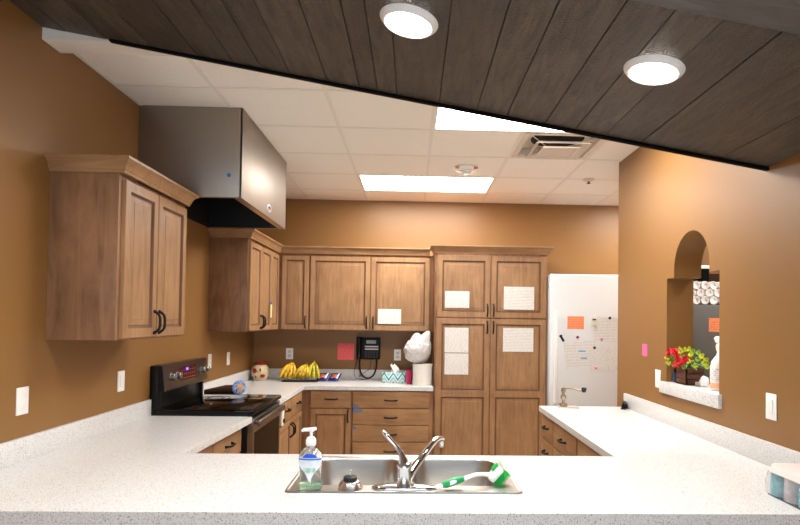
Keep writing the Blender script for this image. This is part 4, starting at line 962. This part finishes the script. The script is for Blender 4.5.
rr = random.Random(12); SM = mat('flower_stem', (70, 110, 40), .6)
def petal_ring(b, c, n_, r, up, ax):
    Z = Vector(ax).normalized(); X = Z.orthogonal().normalized(); Y = Z.cross(X)
    for k in range(n_):
        a = 2*PI*k/n_+rr.random()*.3; d = X*math.cos(a)+Y*math.sin(a); s_ = Z.cross(d)
        p0 = c; p1 = c+d*r*.55+Z*up*.7+s_*r*.34; p2 = c+d*r+Z*up; p3 = c+d*r*.55+Z*up*.7-s_*r*.34
        v = [b.b.verts.new(q) for q in (p0, p1, p2, p3)]; v2 = [b.b.verts.new(Vector(q)-Z*.002) for q in (p0, p1, p2, p3)]
        b.b.faces.new(v); b.b.faces.new(v2[::-1])
        for i in range(4): b.b.faces.new((v[i], v2[i], v2[(i+1) % 4], v[(i+1) % 4]))
cc = Vector((1.69, 3.50, ZS+.10))
kinds = 'yygyygyygyyygyygygyyygyygygyygyyyg'
FP = []
for i, k_ in enumerate(kinds):
    u = (i+.5)/len(kinds); ph = math.acos(1-u*1.1); az = i*2.39996
    FP.append((k_, Vector((math.sin(ph)*math.cos(az)*.085, math.sin(ph)*math.sin(az)*.175, math.cos(ph)*.085+.015)), .017))
for k_, y, z, x, r_ in (('r', 3.475, 1.365, 1.605, .030), ('r', 3.52, 1.352, 1.595, .028), ('r', 3.375, 1.31, 1.585, .032), ('r', 3.41, 1.345, 1.59, .022), ('r', 3.33, 1.33, 1.60, .026), ('p', 3.655, 1.335, 1.64, .022), ('r', 3.55, 1.37, 1.61, .02), ('p', 3.445, 1.29, 1.59, .018)):
    FP.append((k_, Vector((x, y, z))-cc, r_))
for k_, d, r_ in FP:
    c = cc+d; ax = (d+Vector((-.03, -.03, .02))).normalized()
    b = MB()
    for s_ in range(4 if k_ != 'r' else 3): petal_ring(b, c+ax*.003*s_, 8 if k_ != 'r' else 7, r_*(1-.2*s_), .006+.006*s_, ax)
    fl = b.build('blossom', FM[k_], t, recalc=False, angle=60)
    b = MB(); b.tube([cc+Vector((d.x*.25, d.y*.25, -.02)), c], .0018, 5); b.build('stem', SM, fl)
for i in range(12):
    az = i*PI/6+.2; d = Vector((math.cos(az)*.10, math.sin(az)*.20, rr.uniform(-.01, .03))); p0 = cc+Vector((d.x*.3, d.y*.3, 0)); p2 = cc+d; p1 = (p0+p2)/2+Vector((0, 0, .02))
    if p2.z < ZS+.03: p2.z = ZS+.03
    b = MB(); b.tube([p0, p1, p1*.5+p2*.5, p2], [.002, .012, .009, .001], 6, flat=(1, .12)); b.build('leaf', mat('blue_green_leaf', (96, 140, 100), .5), t)
t = thing('small_bottle', (1.64, 3.60, ZS), 'small dark blue bottle left of the wooden flower box', 'bottle')
c = (1.66, 3.567, ZS+.0005)
b = MB(); b.lathe([(0, 0), (.022, 0), (.023, .004), (.023, .055), (.020, .062), (0, .062)], c, 20); b.build('bottle_body', mat('navy_label', (40, 76, 124), .4, var=.4, vscale=50), t)
b = MB(); b.lathe([(0, .062), (.017, .062), (.017, .082), (0, .083)], c, 16); b.build('cap', BLACK, t, 'black cap')
t = thing('figurine', (1.70, 3.30, ZS), 'small white shell-like ornament on the ledge right of the flowers', 'ornament')
b = MB(); t2 = bmesh.new(); bmesh.ops.create_icosphere(t2, subdivisions=3, radius=1)
for v in t2.verts: n_ = v.co.normalized(); v.co = Vector((1.70+n_.x*.024, 3.305+n_.y*.032*(1+.2*n_.z), ZS+.032+n_.z*.031*(1+.12*math.sin(n_.y*9))))
b.merge(t2); b.build('shell', PLASTIC, t, angle=180)
b = MB(); b.tube([(1.70, 3.325, ZS+.018), (1.70, 3.345, ZS+.02), (1.70, 3.352, ZS+.032)], [.012, .011, .008], 10); b.build('neck', PLASTIC, t)
b = MB(); b.box(1.685, 1.715, 3.357, 3.387, ZS, ZS+.022, .003); tag(b.build('napkin_ring', PLASTIC), 'tiny white block on the ledge between flowers and ornament', 'block')
t = thing('spray_bottle', (1.712, 3.15, ZS), 'white spray bottle standing at the right edge of the keyhole opening', 'spray bottle')
c = (1.712, 3.15, ZS+.0005)
b = MB(); b.lathe([(0, 0), (.05, 0), (.053, .006), (.053, .13), (.047, .16), (.022, .195), (.017, .22), (.016, .235), (0, .235)], c, 28); b.build('bottle_body', mat('milky_white_bottle', (232, 230, 226), .35), t)
b = MB(); b.lathe([(0, .228), (.02, .228), (.02, .25), (.012, .256), (0, .256)], c, 20)
b.box(c[0]-.013, c[0]+.013, c[1]-.028, c[1]+.045, c[2]+.262, c[2]+.298, .008, seg=3); b.box(c[0]-.007, c[0]+.007, c[1]-.01, c[1]+.01, c[2]+.25, c[2]+.27)
b.tube([(c[0], c[1]+.03, c[2]+.268), (c[0], c[1]+.045, c[2]+.24), (c[0], c[1]+.04, c[2]+.215)], [.006, .005, .004], 8); b.tube([(c[0], c[1]+.044, c[2]+.284), (c[0], c[1]+.06, c[2]+.284)], .008, 10); b.build('trigger_head', PLASTIC, t)
b = MB(); b.lathe([(.0525, .012), (.0545, .012), (.0545, .042), (.0525, .042)], c, 28); b.build('label', mat('peach_label', (240, 178, 140), .5), t, 'peach label near the bottom')
for z in (.06, .075, .09, .105, .12):
    pass
b = MB(); b.lathe([(.0528, .055), (.054, .055), (.054, .125), (.0528, .125)], c, 28); b.build('label', lines_mat('pale_printed_label', (226, 224, 224), (180, 176, 178), 90, horiz=1, sc=60), t)

# ------------------------------------------------------------------ storage room contents
t = thing('storage_cabinet', (2.3, 4.28, 0), 'dark grey metal cabinet seen through the keyhole opening', 'cabinet')
GM = mat('dark_grey_metal', (92, 88, 84), .5)
b = MB(); b.box(1.84, 2.75, 4.12, 4.45, .04, 1.682, .003); b.build('body', GM, t)
for u0, u1 in ((1.845, 2.292), (2.298, 2.745)):
    b = MB(); b.box(u0, u1, 4.10, 4.12, .06, 1.675, .003); dd = b.build('door', GM, t)
    b = MB(); b.box(2.27 if u0 < 2 else 2.31, 2.28 if u0 < 2 else 2.32, 4.08, 4.10, .95, 1.07, .002); b.build('handle', BLACK, dd)
sheet('note', 'orange note on the grey cabinet seen through the opening', 'note', 2.205, 1.535, .13, .10, ORANGE, 4.0995)
rl = None; k = 0
RM = mat('white_cup_paper', (238, 236, 234), .6)
for r_ in range(3):
    for i in range(10 if r_ < 2 else 9):
        x = 1.93+i*.064+(.032 if r_ % 2 else 0); z = 1.6825+.031+r_*.055
        if rl is None:
            b = MB(); b.lathe([(0, .006), (.012, .006), (.014, .001), (.0285, -.001), (.0305, .003), (.0305, .20), (0, .20)], M=Matrix.Rotation(-PI/2, 4, 'X'), seg=20)
            rl = b.build('paper_roll', RM); rl.location = (0, 0, 0)
            for v in rl.data.vertices: pass
            o = rl
        else:
            o = rl.copy(); COL.objects.link(o)
        o.location = (x, 4.22, z-.031)
        tag(o, 'white roll in the stack on top of the grey cabinet', 'roll', 'white rolls on the storage cabinet')
b = MB(); b.box(2.02, 2.262, 4.33, 4.44, 1.683, 1.965, .003); bx_ = tag(b.build('storage_block', mat('black_box_card', (6, 6, 6), .9, spec=.1)), 'black box with white lid behind the rolls on the grey cabinet', 'box')
b = MB(); b.box(2.015, 2.266, 4.325, 4.442, 1.965, 1.99, .002); b.build('lid', PLASTIC, bx_, 'white lid')
b = MB(); b.box(2.27, 2.7, 4.35, 4.44, 1.683, 1.93, .003); tag(b.build('storage_block', mat('dim_wall_brown', (52, 36, 26), .9, spec=.1)), 'added dark brown block standing for the dim wall right of the black box', 'box')  # added block; its dark brown stands in for the shaded storage wall
